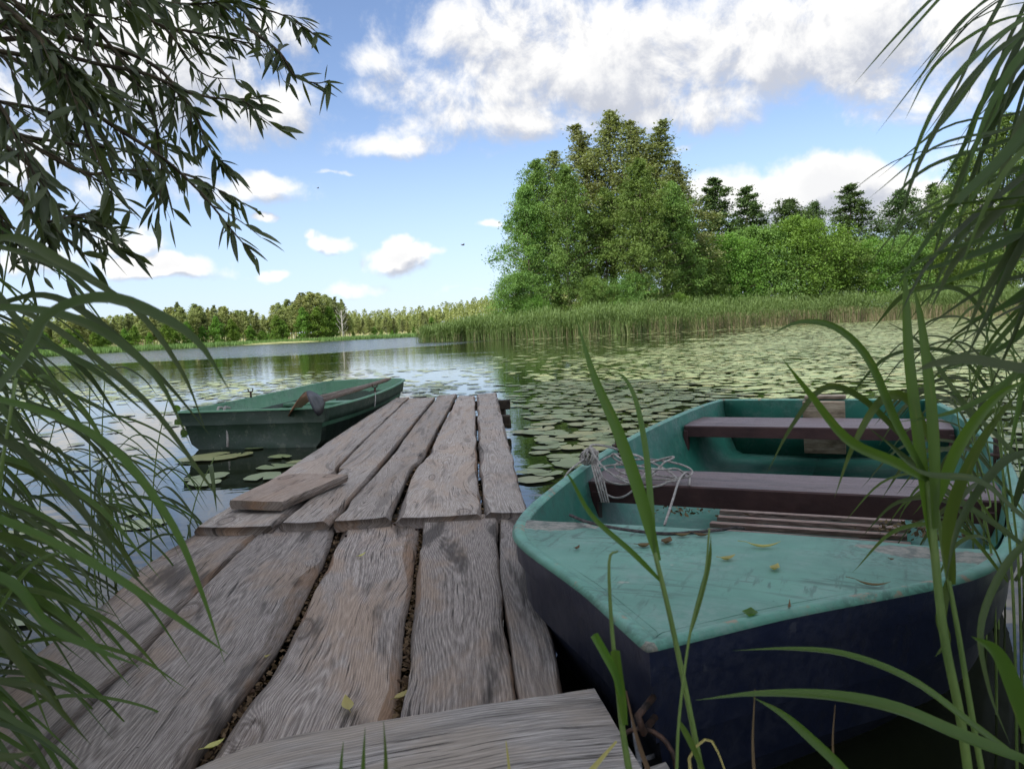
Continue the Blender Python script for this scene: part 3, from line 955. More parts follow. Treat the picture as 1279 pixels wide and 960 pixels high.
def clear_spot(x, y):
    # jetty
    if -1.55 < x < .15 and y < 9.7: return False
    # right boat
    a = radians(25.5); sx, sy = x - .22, y - 1.32
    s_ = sx * sin(a) + sy * cos(a); t_ = sx * cos(a) - sy * sin(a)
    if -.1 < s_ < 4.75 and abs(t_) < 1.0: return False
    # left boat
    if -3.3 < x < -1.2 and 6.6 < y < 10.9: return False
    return True


def pad_density(x, y):
    n1 = mnoise.noise(Vector((x * .32, y * .20, 3))) + .5 * mnoise.noise(Vector((x * .9, y * .6, 7)))
    if x > -1.0:
        edge = -.1 + .012 * y + .35 * sin(y * .5)                 # left limit of the field
        if x < edge: return .04 if y < 30 else 0.0
        inner = min(1, (x - edge) / 1.0 + .15)
        far = min(1, max(0, (x - (y - 14) * .43) / 5 + .45 + n1 * .5)) if y > 17 else 1
        d = (.85 + .75 * n1) * inner * far
        d += .35 * min(1, max(0, (x - 3 - y * .3) / 8))
        return max(d, .03 if y < 70 else .25)
    else:
        d = (.30 + .95 * n1) * (min(1, max(.10, (y - 8.5) / 3)) if y < 17 else max(0, 1 - (y - 17) / 7))
        return d * .6


# near pads
y = 2.2
near = []
for (ya, yb, tries, rmin, rmax) in [(2.0, 6, 2200, .07, .15), (6, 12, 6500, .07, .15), (12, 22, 20000, .07, .16), (22, 40, 42000, .08, .17), (40, 92, 60000, .12, .24)]:
    for _ in range(tries):
        y = pad_rng.uniform(ya, yb); x = pad_rng.uniform(-.72 * y - .5, .75 * y + .5)
        if y > 78.5 + .35 * abs(x - 12) * (1 if x > 12 else 0): continue
        if pad_rng.random() > pad_density(x, y): continue
        if not clear_spot(x, y): continue
        near.append((x, y, pad_rng.uniform(rmin, rmax)))
# reject heavy overlaps close by
cell = {}; keep = []
for x, y, r in near:
    if y < 24:
        k = (int(x / .35), int(y / .35)); bad = False
        for i in (-1, 0, 1):
            for j in (-1, 0, 1):
                for (x2, y2, r2) in cell.get((k[0] + i, k[1] + j), ()):
                    if (x - x2) ** 2 + (y - y2) ** 2 < ((r + r2) * .62) ** 2: bad = True
        if bad: continue
        cell.setdefault(k, []).append((x, y, r))
    keep.append((x, y, r))
# pads seen round the left boat's stern and on the open water in front
for (px, py, r) in [(262, 572, .26), (300, 568, .13), (258, 596, .17), (255, 604, .13), (345, 583, .17), (330, 596, .15), (372, 577, .10), (318, 560, .09), (215, 500, .1), (350, 571, .12),
                    (178, 655, .13), (690, 560, .12), (665, 590, .12), (668, 600, .13), (715, 580, .15), (655, 540, .14), (700, 570, .13), (170, 640, .08)]:
    q = P(px, py, .004); keep.append((q[0], q[1], r))


def vis(p):
    x, y, r = p
    d = np.array([x, y, -HC]); k = d @ fv
    px = 639.5 + F * (d @ rv) / k; py = 480 - F * (d @ uv) / k
    if not (0 < px < 1279 and py < 960): return 0
    return r * r / (k ** 3)


keep.sort(key=lambda p: -vis(p))
indiv = keep[:295]; rest = keep[295:]
# a handful of shared pad shapes; each pad its own object
pad_meshes = []
for s_ in range(6):
    mb = MB()
    vv = pad_verts((0, 0, 0), 1.0, s_ * 1.1, (0, 0), 22)
    top_ = [(x, y, .012 * sin(x * 4 + s_) + .02 * (x * x + y * y)) for x, y, z in vv]
    cpt = len(top_)
    mb.add(top_ + [(0, 0, 0)], [(i, i + 1, cpt) for i in range(cpt - 1)] + [(cpt - 1, 0, cpt)])
    o = mb.build('lily_pad', M['pad']); pad_meshes.append(o.data); bpy.data.objects.remove(o)
GP = {'r': ('green lily pad floating on the near right water between the jetty and the reed belt', 'lily pads on the near right water'),
      'l': ('olive lily pad floating on the open water left of the jetty', 'lily pads on the left water')}
for i, (x, y, r) in enumerate(indiv):
    o = bpy.data.objects.new('lily_pad', pad_meshes[i % 6]); COL.objects.link(o)
    o.location = (x, y, .007 + .006 * pad_rng.random()); o.scale = (r, r * pad_rng.uniform(.85, 1), r)
    o.rotation_euler = (pad_rng.uniform(-.03, .03), pad_rng.uniform(-.03, .03), pad_rng.random() * 6.28)
    lb, gp = GP['r' if x > -.5 else 'l']
    tag(o, lb, 'lily pad', gp)
V = np.array([pad_verts((x, y, .006 + .010 * pad_rng.random()), r, pad_rng.random() * 6.28, (pad_rng.uniform(-.03, .03), pad_rng.uniform(-.03, .03)), 9) for x, y, r in rest])
np_mesh('lily_pads', V, 10, M['pad'], label='wide field of small yellow green lily pads reaching to the far reeds', cat='lily pads', kind='stuff')
# two upright leaves of the lilies by the left boat
for i, (px, py, lb) in enumerate([(221, 509, 'round yellow green lily leaf standing upright left of the green boat'), (229, 521, 'small bright lily leaf standing low beside the green boat stern')]):
    q = P(px, py + 10, 0)
    rt = empty('lily_leaf', q, label=lb, cat='lily leaf')
    mb = MB(); mb.tube([(0, 0, -.05), (0, 0, .06)], .006, 5); mb.build('stem', M['reed_stem'], rt)
    mb = MB()
    ring = [(cos(t) * .055, .02 * cos(t * 2), .1 + sin(t) * .055) for t in np.linspace(0, 6.28, 14)[:-1]]
    mb.add(ring + [(0, .01, .1)], [(k, (k + 1) % 13, 13) for k in range(13)]); mb.build('blade', M['reed_young'], rt)

# ------------------------------------------------------------------ jetty
jetty = empty('jetty', (-.65, 3.2, 0), label='old plank jetty of wide weathered boards with gaps, running out between the two boats', cat='jetty')
JO = np.array([-.65, 3.2, 0])
prng = np.random.default_rng(21)


def nz1(t, seed, f):
    return mnoise.noise(Vector((t * f, seed * 7.3, seed * 1.7)))


def plank(La, Ra, z, th, seed, mt, name='plank', n=70, w=11, parent=None, origin=None, endcut=(0, 0), waneL=.012, waneR=.012, sag=.004):
    """board between two edge curves, wavy natural edges, real thickness"""
    L = cat(La, n); R = cat(Ra, n)
    org = JO if origin is None else origin
    mb = MB()
    prof = []
    pts = []; uvs = []
    mid = (L + R) / 2
    dv = [0]
    for i in range(1, n): dv.append(dv[-1] + np.linalg.norm(mid[i] - mid[i - 1]))
    base_v = seed * 3.1
    cols = []
    for i in range(n):
        l, r = L[i].copy(), R[i].copy()
        c = r - l; wd = np.linalg.norm(c); c = c / wd
        l = l + c * (-.001 + .009 * nz1(dv[i], seed, 3.5) + .004 * nz1(dv[i], seed + 9, 14))
        r = r - c * (-.001 + .009 * nz1(dv[i], seed + 3, 3.5) + .004 * nz1(dv[i], seed + 5, 14))
        wl = waneL * (1.0 + 1.6 * nz1(dv[i], seed + 11, 2.2)); wr = waneR * (1.0 + 1.6 * nz1(dv[i], seed + 13, 2.2))
        wl = max(.004, wl); wr = max(.004, wr)
        lr = l[:2], r[:2]
        ew = np.linalg.norm(r - l)
        row = []
        zt = z + .006 * nz1(dv[i], seed + 21, .8)
        # bottom left, left side, left wane, top ..., right wane, right side, bottom right
        row.append((l + c * .01, zt - th, 0)); row.append((l, zt - th * .45, 1)); row.append((l + c * wl * .35, zt - .012, 1))
        for j in range(w):
            u_ = j / (w - 1)
            x_ = wl + (ew - wl - wr) * u_
            cup = -sag * (1 - (2 * u_ - 1) ** 2)
            zz = zt + cup + .0025 * mnoise.noise(Vector((x_ * 14 + seed, dv[i] * 5, 0)))
            row.append((l + c * x_, zz, 0))
        row.append((r - c * wr * .35, zt - .012, 1)); row.append((r, zt - th * .45, 1)); row.append((r - c * .01, zt - th, 0))
        cols.append((row, ew))
        acc_ = 0
        for k, (p_, zz, mi_) in enumerate(row):
            if k: acc_ += max(.001, math.hypot(np.linalg.norm(p_ - row[k - 1][0]), zz - row[k - 1][1]))
            pts.append((p_[0] - org[0], p_[1] - org[1], zz - org[2])); uvs.append((acc_ - ew / 2, dv[i] + base_v))
    nv = w + 6
    fs = []; mi = []
    for i in range(n - 1):
        for j in range(nv):
            k = (j + 1) % nv
            fs.append((i * nv + j, i * nv + k, (i + 1) * nv + k, (i + 1) * nv + j))
            mi.append(1 if j in (0, 1, 2, nv - 4, nv - 3, nv - 2, nv - 1) else 0)
    if parent is None and origin is None:
        oc = np.mean(np.array(pts), axis=0)
        pts = [tuple(np.array(p_) - oc) for p_ in pts]
    b = len(mb.v)
    mb.add(pts, fs, uvs); mb.m = mi
    # end faces
    for row_i, rev in ((0, False), (n - 1, True)):
        f_ = [b + row_i * nv + j for j in range(nv)]
        if rev: f_ = f_[::-1]
        mb.f.append(tuple(f_)); mb.m.append(1)
    ob = mb.build(name, [mt, M['wane']], parent, smooth=name == 'plank')
    if parent is None and origin is None: ob.location = oc + org
    return ob


def PP(lst, z): return [P(x, y, z) for x, y in lst]


ZF, ZR = .20, .235
# seams of the front section from its far end towards us
front = [
    [(245, 662), (180, 706), (110, 762), (50, 806), (-40, 870), (-260, 1040)],
    [(332, 661), (302, 684), (232, 752), (165, 825), (90, 905), (20, 975), (-70, 1060)],
    [(423, 654), (408, 697), (390, 728), (350, 805), (300, 872), (250, 943), (190, 1030)],
    [(526, 648), (521, 695), (512, 760), (505, 840), (493, 895), (480, 960), (465, 1040)],
    [(622, 642), (624, 700), (631, 770), (641, 840), (650, 900), (665, 1000)],
    [(661, 640), (676, 720), (690, 790), (706, 865), (722, 930), (745, 1010)]]
fg = [0, .006, .010, .011, .002, 0]


def shift(pl, dx):
    return [p + np.array([dx, 0, 0]) for p in pl]


for i in range(5):
    La = shift(PP(front[i], ZF), fg[i]); Ra = shift(PP(front[i + 1], ZF), -fg[i + 1])
    e0 = [.0, .02, .05, .0, .03][i]
    La[0] = La[0] + np.array([0, e0, 0]); Ra[0] = Ra[0] + np.array([0, e0 * .7, 0])
    plank(La, Ra, ZF + (0, .004, -.004, .006, .0)[i], .05, i + 1, M['deck'], parent=jetty, n=90, w=13,
          waneL=(.03, .01, .02, .012, .006)[i], waneR=(.02, .035, .030, .008, .02)[i])
rear = [
    [(247, 656), (350, 590), (420, 545), (492, 498)],
    [(345, 654), (420, 590), (435, 570), (510, 497)],
    [(413, 652), (480, 575), (545, 495)],
    [(490, 646), (515, 585), (530, 570), (548, 535), (571, 493)],
    [(604, 640), (597, 570), (594, 493)],
    [(661, 640), (640, 570), (620, 491)]]
rg_ = [0, .009, .008, .012, .008, 0]
for i in range(5):
    La = shift(PP(rear[i], ZR), rg_[i]); Ra = shift(PP(rear[i + 1], ZR), -rg_[i + 1])
    e0 = [-.03, .0, .02, .0, .02][i]
    La[-1] = La[-1] + np.array([0, [.15, -.1, .2, 0, .12][i], 0]); Ra[-1] = Ra[-1] + np.array([0, [.15, -.1, .2, 0, .12][i], 0])
    La[0] = La[0] + np.array([0, e0, 0]); Ra[0] = Ra[0] + np.array([0, e0, 0])
    plank(La, Ra, ZR + (0, .006, 0, -.004, .0)[i], .05, i + 11, M['deck_far'], parent=jetty, n=80, w=9, waneL=.018, waneR=.016)
# cross beams and posts under the deck
for i, y_ in enumerate([1.75, 3.12, 3.45, 5.4, 7.4, 9.0]):
    mb = MB(); zt = (ZF if y_ < 3.2 else ZR) - .05 - .065
    mb.box((-.66 - JO[0], y_ - JO[1], zt), (1.26, .11, .11), bev=.01); mb.build('beam', M['dark_wood'], jetty)
    for x_ in (-1.16, -.14):
        mb = MB(); mb.tube([(x_ - JO[0], y_ + .1 - JO[1], -1.2), (x_ - JO[0], y_ + .1 - JO[1], zt - .03)], .055, 9); mb.build('post', M['dark_wood'], jetty)
# nails
for i, (px, py, z) in enumerate([(432, 668, ZF), (520, 660, ZF), (612, 652, ZF), (325, 672, ZF), (600, 645, ZF), (300, 690, ZF)]):
    q = P(px, py, z + .003) - JO
    mb = MB(); mb.tube([q - (0, 0, .006), q + (0, 0, .001)], .005, 7); mb.build('nail', M['iron'], jetty)

# short loose board lying on the deck
zb = ZR + .052
lb_ = plank([P(286, 625, zb), P(322, 607, zb), P(360, 591, zb)], [P(353, 627, zb), P(392, 610, zb), P(434, 592, zb)], zb, .040, 31, M['newer'],
            name='loose_board', n=14, w=7, waneL=.004, waneR=.004, sag=0)
tag(lb_, 'short sawn board lying loose on the left side of the jetty', 'board')
# thick grey board across the near end
zt = .285
tb = plank([P(130, 1010, zt), P(300, 934, zt), P(450, 903, zt), P(640, 873, zt), P(742, 858, zt)],
           [P(60, 1240, zt), P(300, 1160, zt), P(500, 1100, zt), P(700, 1050, zt), P(850, 1040, zt)], zt, .075, 41, M['grey_board'],
           name='thick_board', n=60, w=14, waneL=.004, waneR=.004, sag=0)
tag(tb, 'thick grey split board lying across the near end of the jetty', 'board')
sb = plank([P(760, 972, .20), P(830, 948, .20)], [P(800, 1040, .20), P(870, 1010, .20)], .2, .05, 43, M['grey_board'], name='board_offcut', n=10, w=5)
tag(sb, 'grey board end low at the bottom edge, right of the thick board', 'board')

# litter in the gaps and on the boards
rng = np.random.default_rng(8)
Cs = []
for seam, z, k in ((front[2], ZF, 420), (front[3], ZF, 650), (front[1], ZF, 120), (rear[3], ZR, 300), (rear[4], ZR, 150)):
    c = cat(PP(seam, z), 60)
    c = c[c[:, 1] > 1.45]
    for _ in range(k):
        t = rng.random() * (len(c) - 1); i = int(t)
        q = c[i] + (c[min(i + 1, len(c) - 1)] - c[i]) * (t - i)
        Cs.append(q + np.array([rng.normal() * .006, 0, -.040 + rng.random() * .018]))
Cs = np.array(Cs)
np_mesh('leaf_litter', leaves_at(Cs, rng.uniform(.003, .013, len(Cs)), .8, rng), 4, M['litter'], label='brown crumbled leaf litter packed into the gaps between the jetty boards', cat='litter', kind='stuff')


def fallen(px, py, z, ln, wd, ang, label, mt='dry_leaf', name='fallen_leaf', curl=.2, tip=None):
    q = P(px, py, z + .004)
    d = np.array([cos(ang), sin(ang), 0])
    pts = [q + d * ln * (t - .5) + np.array([0, 0, curl * ln * (t - .5) ** 2 * 2]) for t in np.linspace(0, 1, 7)]
    mb = MB(); mb.blade(pts, [wd * .1, wd * .6, wd * .95, wd, wd * .8, wd * .45, .001], fold=.3)
    e = pts[0] - d * ln * .25
    mb.tube([pts[0], e + np.array([0, 0, .003])], .0008, 4)
    return mb.build(name, M[mt], label=label, cat='leaf', group='fallen leaves')


fallen(434, 880, ZF, .075, .026, 1.9, 'pale yellow fallen leaf on the middle board of the jetty')
fallen(452, 693, ZF, .05, .014, 1.2, 'tiny pale leaf on the jetty board below the knot')
fallen(502, 868, ZF - .012, .05, .02, 1.0, 'yellow leaf stuck in the gap between the middle boards')
fallen(326, 822, ZF - .010, .05, .02, .6, 'yellow leaf stuck in the second gap of the jetty')
fallen(268, 930, ZF - .010, .045, .02, .9, 'greenish yellow leaf at the near end of the second gap')

# ------------------------------------------------------------------ boats
def interp_smooth(tab):
    xs = [t[0] for t in tab]; ys = [t[1] for t in tab]
    n = len(xs)
    ms = []
    for i in range(n):
        if i == 0: ms.append((ys[1] - ys[0]) / (xs[1] - xs[0]))
        elif i == n - 1: ms.append((ys[-1] - ys[-2]) / (xs[-1] - xs[-2]))
        else: ms.append(.5 * ((ys[i + 1] - ys[i]) / (xs[i + 1] - xs[i]) + (ys[i] - ys[i - 1]) / (xs[i] - xs[i - 1])))

    def f_(x):
        x = max(xs[0], min(xs[-1], x))
        k = max(0, min(n - 2, int(np.searchsorted(xs, x)) - 1))
        h = xs[k + 1] - xs[k]; t = (x - xs[k]) / h
        return ((2 * t ** 3 - 3 * t * t + 1) * ys[k] + (t ** 3 - 2 * t * t + t) * h * ms[k] + (-2 * t ** 3 + 3 * t * t) * ys[k + 1] + (t ** 3 - t * t) * h * ms[k + 1])
    return f_


class Boat:
    """local frame: y from bow tip (0) to stern (L), x to starboard-left as seen, z up"""
    def __init__(s, L, wt, zt, levels, lip=.05, n=48):
        s.L = L; s.W = interp_smooth(wt); s.Z = interp_smooth(zt); s.lv = levels; s.n = n; s.lip = lip

    def us(s):
        return [(i / (s.n - 1)) ** 1.6 for i in range(s.n)]

    def shell(s, levels, inset, mt, name, parent, z_of, start=0.0, flip=False, transom=True):
        """levels: list of (depth fraction below rim 0..1 , width factor, bow rake metres, stern rake)"""
        mb = MB(); us = s.us(); K = len(levels)
        pts = []
        for u in us:
            row = []
            for sgn in (-1, 1):
                seq = levels if sgn < 0 else levels[::-1]
                for (fz, fw, rk, sk) in seq:
                    y0 = start + rk; y = y0 + (s.L - inset * 1.0 - sk - y0) * u
                    w = max(0.0, s.W(min(y - rk * (1 - u) ** 2, s.L)) * fw - inset) if u > 0 else 0
                    row.append((sgn * w, y, z_of(y, fz)))
            pts += row
        nv = 2 * K
        fs = []
        for i in range(len(us) - 1):
            for j in range(nv - 1):
                q = (i * nv + j, i * nv + j + 1, (i + 1) * nv + j + 1, (i + 1) * nv + j)
                fs.append(q[::-1] if flip else q)
        mb.add(pts, fs, [(p[0], p[1]) for p in pts])
        if transom:
            e = (len(us) - 1) * nv
            for j in range(K - 1):
                q = (e + j, e + j + 1, e + nv - 2 - j, e + nv - 1 - j)
                mb.f.append(q[::-1] if not flip else q); mb.m.append(0)
        return mb.build(name, mt, parent)

    def rim(s, name, mt, parent, outw=.006, inw=.030, drop=.006, y1=None, sternw=.05):
        """rolled lip all round"""
        mb = MB()
        path = []
        ys = [0.0] + [s.L * (i / 60) ** 1.5 for i in range(1, 61)]
        left = [np.array([-s.W(y), y, s.Z(y)]) for y in ys]
        right = [np.array([s.W(y), y, s.Z(y)]) for y in ys[::-1]]
        stern = [np.array([-s.W(s.L) * (1 - 2 * t), s.L + .012, s.Z(s.L)]) for t in np.linspace(0, 1, 14)[1:-1]]
        path = left + stern + right[:-1]
        n = len(path)
        prof = [(-outw, -drop), (-outw - .003, -.006), (-outw + .005, .003), (.0, .006), (inw * .6, .005), (inw, -.001), (inw + .004, -drop * 1.6)]
        pts = []
        for i in range(n):
            t = path[(i + 1) % n] - path[(i - 1) % n]; t[2] = 0
            t = t / (np.linalg.norm(t) + 1e-9)
            nn = np.array([t[1], -t[0], 0])                # towards the inside
            if i == 0: nn = np.array([0, 1.0, 0])
            for a, b in prof:
                q = path[i] + nn * a + np.array([0, 0, b])
                if a > 0 and path[i][1] < .3 and abs(path[i][0]) > 1e-6:
                    if path[i][0] * q[0] < 0: q[0] = 0
                pts.append(q)
        k = len(prof)
        fs = []
        for i in range(n):
            j2 = (i + 1) % n
            for j in range(k - 1):
                fs.append((i * k + j, i * k + j + 1, j2 * k + j + 1, j2 * k + j))
        mb.add(pts, fs, [(p[0], p[1]) for p in pts])
        return mb.build(name, mt, parent)


ANG = radians(25.5)
BOW = np.array([.220, 1.319, 0])


def boat_world(p):
    """local boat point to world"""
    a = -ANG
    return np.array([BOW[0] + p[0] * cos(a) - p[1] * sin(a), BOW[1] + p[0] * sin(a) + p[1] * cos(a), p[2]])


def boat_local(q):
    d = q - BOW; a = -ANG
    return np.array([d[0] * cos(a) + d[1] * sin(a), -d[0] * sin(a) + d[1] * cos(a), q[2]])


rb = empty('rowing_boat', BOW, -ANG, label='turquoise rowing boat with dark navy hull and turquoise foredeck, moored right of the jetty', cat='boat', group=None)
B = Boat(4.48, [(0, 0), (.12, .10), (.24, .20), (.36, .315), (.50, .45), (.62, .545), (.76, .615), (.95, .675), (1.35, .745), (2.0, .82), (2.7, .85), (3.4, .83), (4.1, .76), (4.48, .68)],
         [(0, .43), (.5, .42), (1.0, .40), (2.2, .385), (3.4, .39), (4.48, .41)], None)
Lo = [(0, 1.0, 0, 0), (.14, 1.0, .01, .0), (.155, .975, .022, .008), (.36, .965, .03, .02), (.375, .935, .05, .03), (.60, .900, .09, .04), (.615, .865, .115, .05), (.82, .74, .22, .08), (.95, .5, .42, .12), (1.0, 0.0, .6, .14)]


def zo(y, fz): return B.Z(y) + (-.10 - B.Z(y)) * fz


B.shell(Lo, 0, M['navy'], 'hull', rb, zo)
Li = [(0, 1.0, .03, 0), (.25, .975, .06, .01), (.5, .92, .15, .03), (.70, .85, .32, .05), (.745, .78, .48, .06), (.76, 0.0, .7, .06)]
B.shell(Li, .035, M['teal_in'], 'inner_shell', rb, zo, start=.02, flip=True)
M['rim_paint'] = paint_mat('rim_paint', (.12, .31, .235), (.30, .22, .15), .5, .58, 12, dirt=.6,
                           corners=[(0, 0, .02, .012)])
B.rim('gunwale', M['rim_paint'], rb)
# foredeck
mb = MB()
ys = np.linspace(.035, 1.0, 26)
pts = []
pa = boat_local(P(672, 648, .41)); pb_ = boat_local(P(885, 664, .41)); pc = boat_local(P(1160, 680, .41)); pd = boat_local(P(1258, 688, .40))


def aft(x):
    return np.interp(x, [pa[0], pb_[0], pc[0], pd[0]], [pa[1], pb_[1], pc[1], pd[1]])


n_u = 33
for i, u in enumerate(np.linspace(0, 1, 26)):
    for j in range(n_u):
        v = -1 + 2 * j / (n_u - 1)
        ymax = aft(v * .62)
        y = .045 + (ymax - .045) * u
        w = max(0, B.W(y) - .026 * min(1, y / .2))
        pts.append((v * w, y, B.Z(y) + .001 + .014 * (1 - v * v) * min(1, y * 2) - .004 * min(1, max(0, .97 - abs(v)) * 20)))
mb.grid(pts, 26, n_u, [(p[0], p[1]) for p in pts])
# thickness at the aft edge
e = pts[-n_u:]
low_ = [(x, y - .004, z - .03) for x, y, z in e]
mb.add(list(e) + low_, [(j, j + 1, n_u + j + 1, n_u + j) for j in range(n_u - 1)])
qa = boat_local(P(692, 655, .41)); qb = boat_local(P(1195, 694, .41))
M['deck_paint'] = paint_mat('foredeck_paint', (.13, .30, .232), (.34, .36, .30), .55, .64, dirt=.75, corners=[(qa[0], qa[1], .13, .07), (qb[0], qb[1], .20, .07)])
mb.build('foredeck', [M['deck_paint']], rb)

def bench(yc, depth, z, th, name='bench', back=0):
    w = B.W(yc) - .045
    root = MB()
    top = MB()
    ax = ((1, 0, 0), (0, 1, 0), (0, 0, 1))
    m_ = MB()
    h = .5 * depth
    zz = z
    v = []
    uvs = []
    nx = 12
    for (dy, dz) in ((-h, -th), (-h, -.006), (-h + .006, 0), (h - .006, 0), (h, -.006), (h, -th)):
        for i in range(nx):
            x = -w + 2 * w * i / (nx - 1)
            v.append((x, yc + dy, zz + dz)); uvs.append((dy + dz, x))
    m_.grid(v, 6, nx, uvs)
    m_.m = [(0 if 11 <= k < 44 - 0 and 22 <= k < 33 else 1) for k in range(len(m_.m))]
    b = len(m_.v)
    for i0 in (0, nx - 1):
        m_.f.append(tuple(i0 + nx * r for r in (range(6) if i0 else range(5, -1, -1)))); m_.m.append(1)
    o = m_.build(name, [M['bench'], M['bench_side']], rb, smooth=False)
    return o


def loc(px, py, z): return boat_local(P(px, py, z))


b1f = loc(900, 609, .335)[1]; b1b = loc(900, 589, .335)[1]
b2f = loc(1000, 533.5, .335)[1]; b2b = loc(1000, 521.5, .335)[1]
bench((b1f + b1b) / 2, b1b - b1f, .335, .085)
bench((b2f + b2b) / 2, b2b - b2f, .335, .07)
for sx in (-1, 1):
    mb = MB(); mb.box((sx * (B.W(b2f) - .075), b2f + .02, .22), (.03, .05, .17), bev=.004); mb.build('bench_bracket', M['bench_side'], rb)
    mb = MB(); mb.box((sx * (B.W(b1f) - .075), b1f + .02, .21), (.03, .05, .17), bev=.004); mb.build('bench_bracket', M['bench_side'], rb)
# floor grate
gr = empty('floor_grate', (0, 0, 0)); gr.parent = rb
zg = .085
g0 = loc(980, 674, zg); g1_ = loc(900, 630, zg); gl = loc(884, 655, zg)[0]; grr = loc(1132, 660, zg)[0]
for i in range(6):
    y = g0[1] - .03 + (g1_[1] - g0[1] + .06) * i / 5
    mb = MB(); mb.box(((gl + grr) / 2 + .01 * (i % 2), y, zg - .012), (grr - gl, .040, .020), bev=.0015)
    mb.build('slat', M['slat_top'], gr)
for sx in (.2, .8):
    mb = MB(); mb.box((gl + (grr - gl) * sx, (g0[1] + g1_[1]) / 2, zg - .033), (.04, g1_[1] - g0[1] + .1, .02)); mb.build('crossbar', M['bench_side'], gr)
# outboard board on the transom
tl = loc(1003, 500, .42); trr = loc(1056, 499, .42)
mb = MB(); mb.box(((tl[0] + trr[0]) / 2, B.L - .15, .235), (trr[0] - tl[0], .03, .38), ax=((1, 0, 0), (0, .97, .24), (0, -.24, .97)), bev=.004)
o = mb.build('motor_board', M['ply'], rb)
mb = MB(); mb.box(((tl[0] + trr[0]) / 2, B.L - .005, .43), (trr[0] - tl[0] + .0, .12, .022), bev=.004)
mb.build('transom_cap', M['ply'], rb)
# oarlock pins
for sx in (-1, 1):
    y = loc(797, 556, .40)[1]
    mb = MB(); x_ = sx * (B.W(y) - .035)
    mb.tube([(x_, y, .32), (x_, y, .465)], .013, 8); mb.tube([(x_, y, .395), (x_, y, .402)], .03, 10)
    mb.build('oarlock', M['iron'], rb)
# bow eye with ring
mb = MB()
mb.tube([(0, -.0 + .02, .33), (-.01, -.045, .325), (0, -.05, .30), (.0, .025, .29)], .007, 6)
mb.build('bow_eye', M['iron'], rb)
mb = MB()
ring = [(.055 * cos(t), -.05 + .012 * sin(t), .245 + .055 * sin(t)) for t in np.linspace(0, 6.283, 25)]
mb.tube(ring, .0045, 6, cap=False); mb.build('mooring_ring', M['iron'], rb)

# cable from the ring to the jetty
c_ = boat_world(np.array([0, -.06, .2]))
cp = [c_, P(790, 880, .18), P(820, 895, .15), P(848, 915, .15), P(845, 925, .15), P(820, 942, .17), P(795, 950, .2)]
mb = MB(); mb.tube(cat(cp, 40), .0045, 6)
mb.build('mooring_cable', M['wire'], label='grey mooring cable looping from the bow ring to the end of the thick board', cat='cable')

# rope coil over bench end and gunwale
rr = random.Random(4)
mb = MB()
bx, by = -(B.W(b1f) - .12), b1f + .05


def lw(x, y, z): return boat_world(np.array([x, y, z]))


for i in range(6):
    pts = []
    cx, cy = bx + .10 + rr.uniform(-.06, .10), by + rr.uniform(-.03, .05)
    ra, rb_ = rr.uniform(.09, .19), rr.uniform(.05, .10); ph = rr.random() * 3
    tl_ = rr.uniform(-.25, .5)
    for t in np.linspace(0, 6.283 * 1.05, 28):
        x = cx + ra * cos(t + ph); y = cy + rb_ * sin(t + ph)
        z = .352 + .075 * (1 + sin(t + i * 1.3)) * (.3 + .12 * i) + tl_ * .03 * cos(t)
        if x < -(B.W(y) - .05): z = max(z, .41)
        if y < b1f - .015: z -= (b1f - .015 - y) * 1.1
        pts.append(lw(x, y, z))
    mb.tube(cat(pts, 60), .0046, 5)
# knot bundle
for i in range(14):
    a = rr.random() * 3.14
    c0 = np.array([-(B.W(by) - .05), by - .02, .44])
    pts = [c0 + .034 * np.array([cos(t) * cos(a), cos(t) * sin(a), sin(t) * .9]) + np.array([rr.uniform(-.008, .008)] * 3) for t in np.linspace(0, 6.283, 14)]
    mb.tube([lw(*p) for p in pts], .0038, 5, cap=False)
for i in range(4):
    mb.tube([lw(-(B.W(by) - .06) + i * .008, by - .03, .42), lw(-(B.W(by) - .10) + i * .012, by - .10, .36), lw(-(B.W(by) - .14) + .01 * i, by - .14, .27)], .004, 5)
# strands down into the bow
mb.tube(cat([lw(-(B.W(by) - .04), by - .02, .44), lw(-(B.W(by) - .02), by - .25, .38), lw(-(B.W(1.4) - .06), 1.45, .24), lw(-.55, 1.2, .22)], 20), .004, 5)
mb.tube(cat([P(830, 655, .36), P(840, 625, .37), P(848, 600, .375), P(856, 590, .385), P(861, 594, .36), P(861, 606, .345)], 24), .0045, 5)
mb.build('rope_coil', M['rope'], label='tangled pale rope coil hanging over the left end of the front bench', cat='rope')
mb = MB()
mb.tube(cat([P(712, 643, .415), P(735, 652, .43), P(780, 661, .43), P(830, 666, .424), P(870, 664, .424), P(905, 661, .424)], 40), .0048, 6)
mb.tube(cat([P(905, 661, .424), P(918, 658, .426), P(930, 660, .425)], 8), .0035, 5)
mb.build('dark_rope', M['rope_dark'], label='dark thin rope lying across the aft edge of the turquoise foredeck', cat='rope')

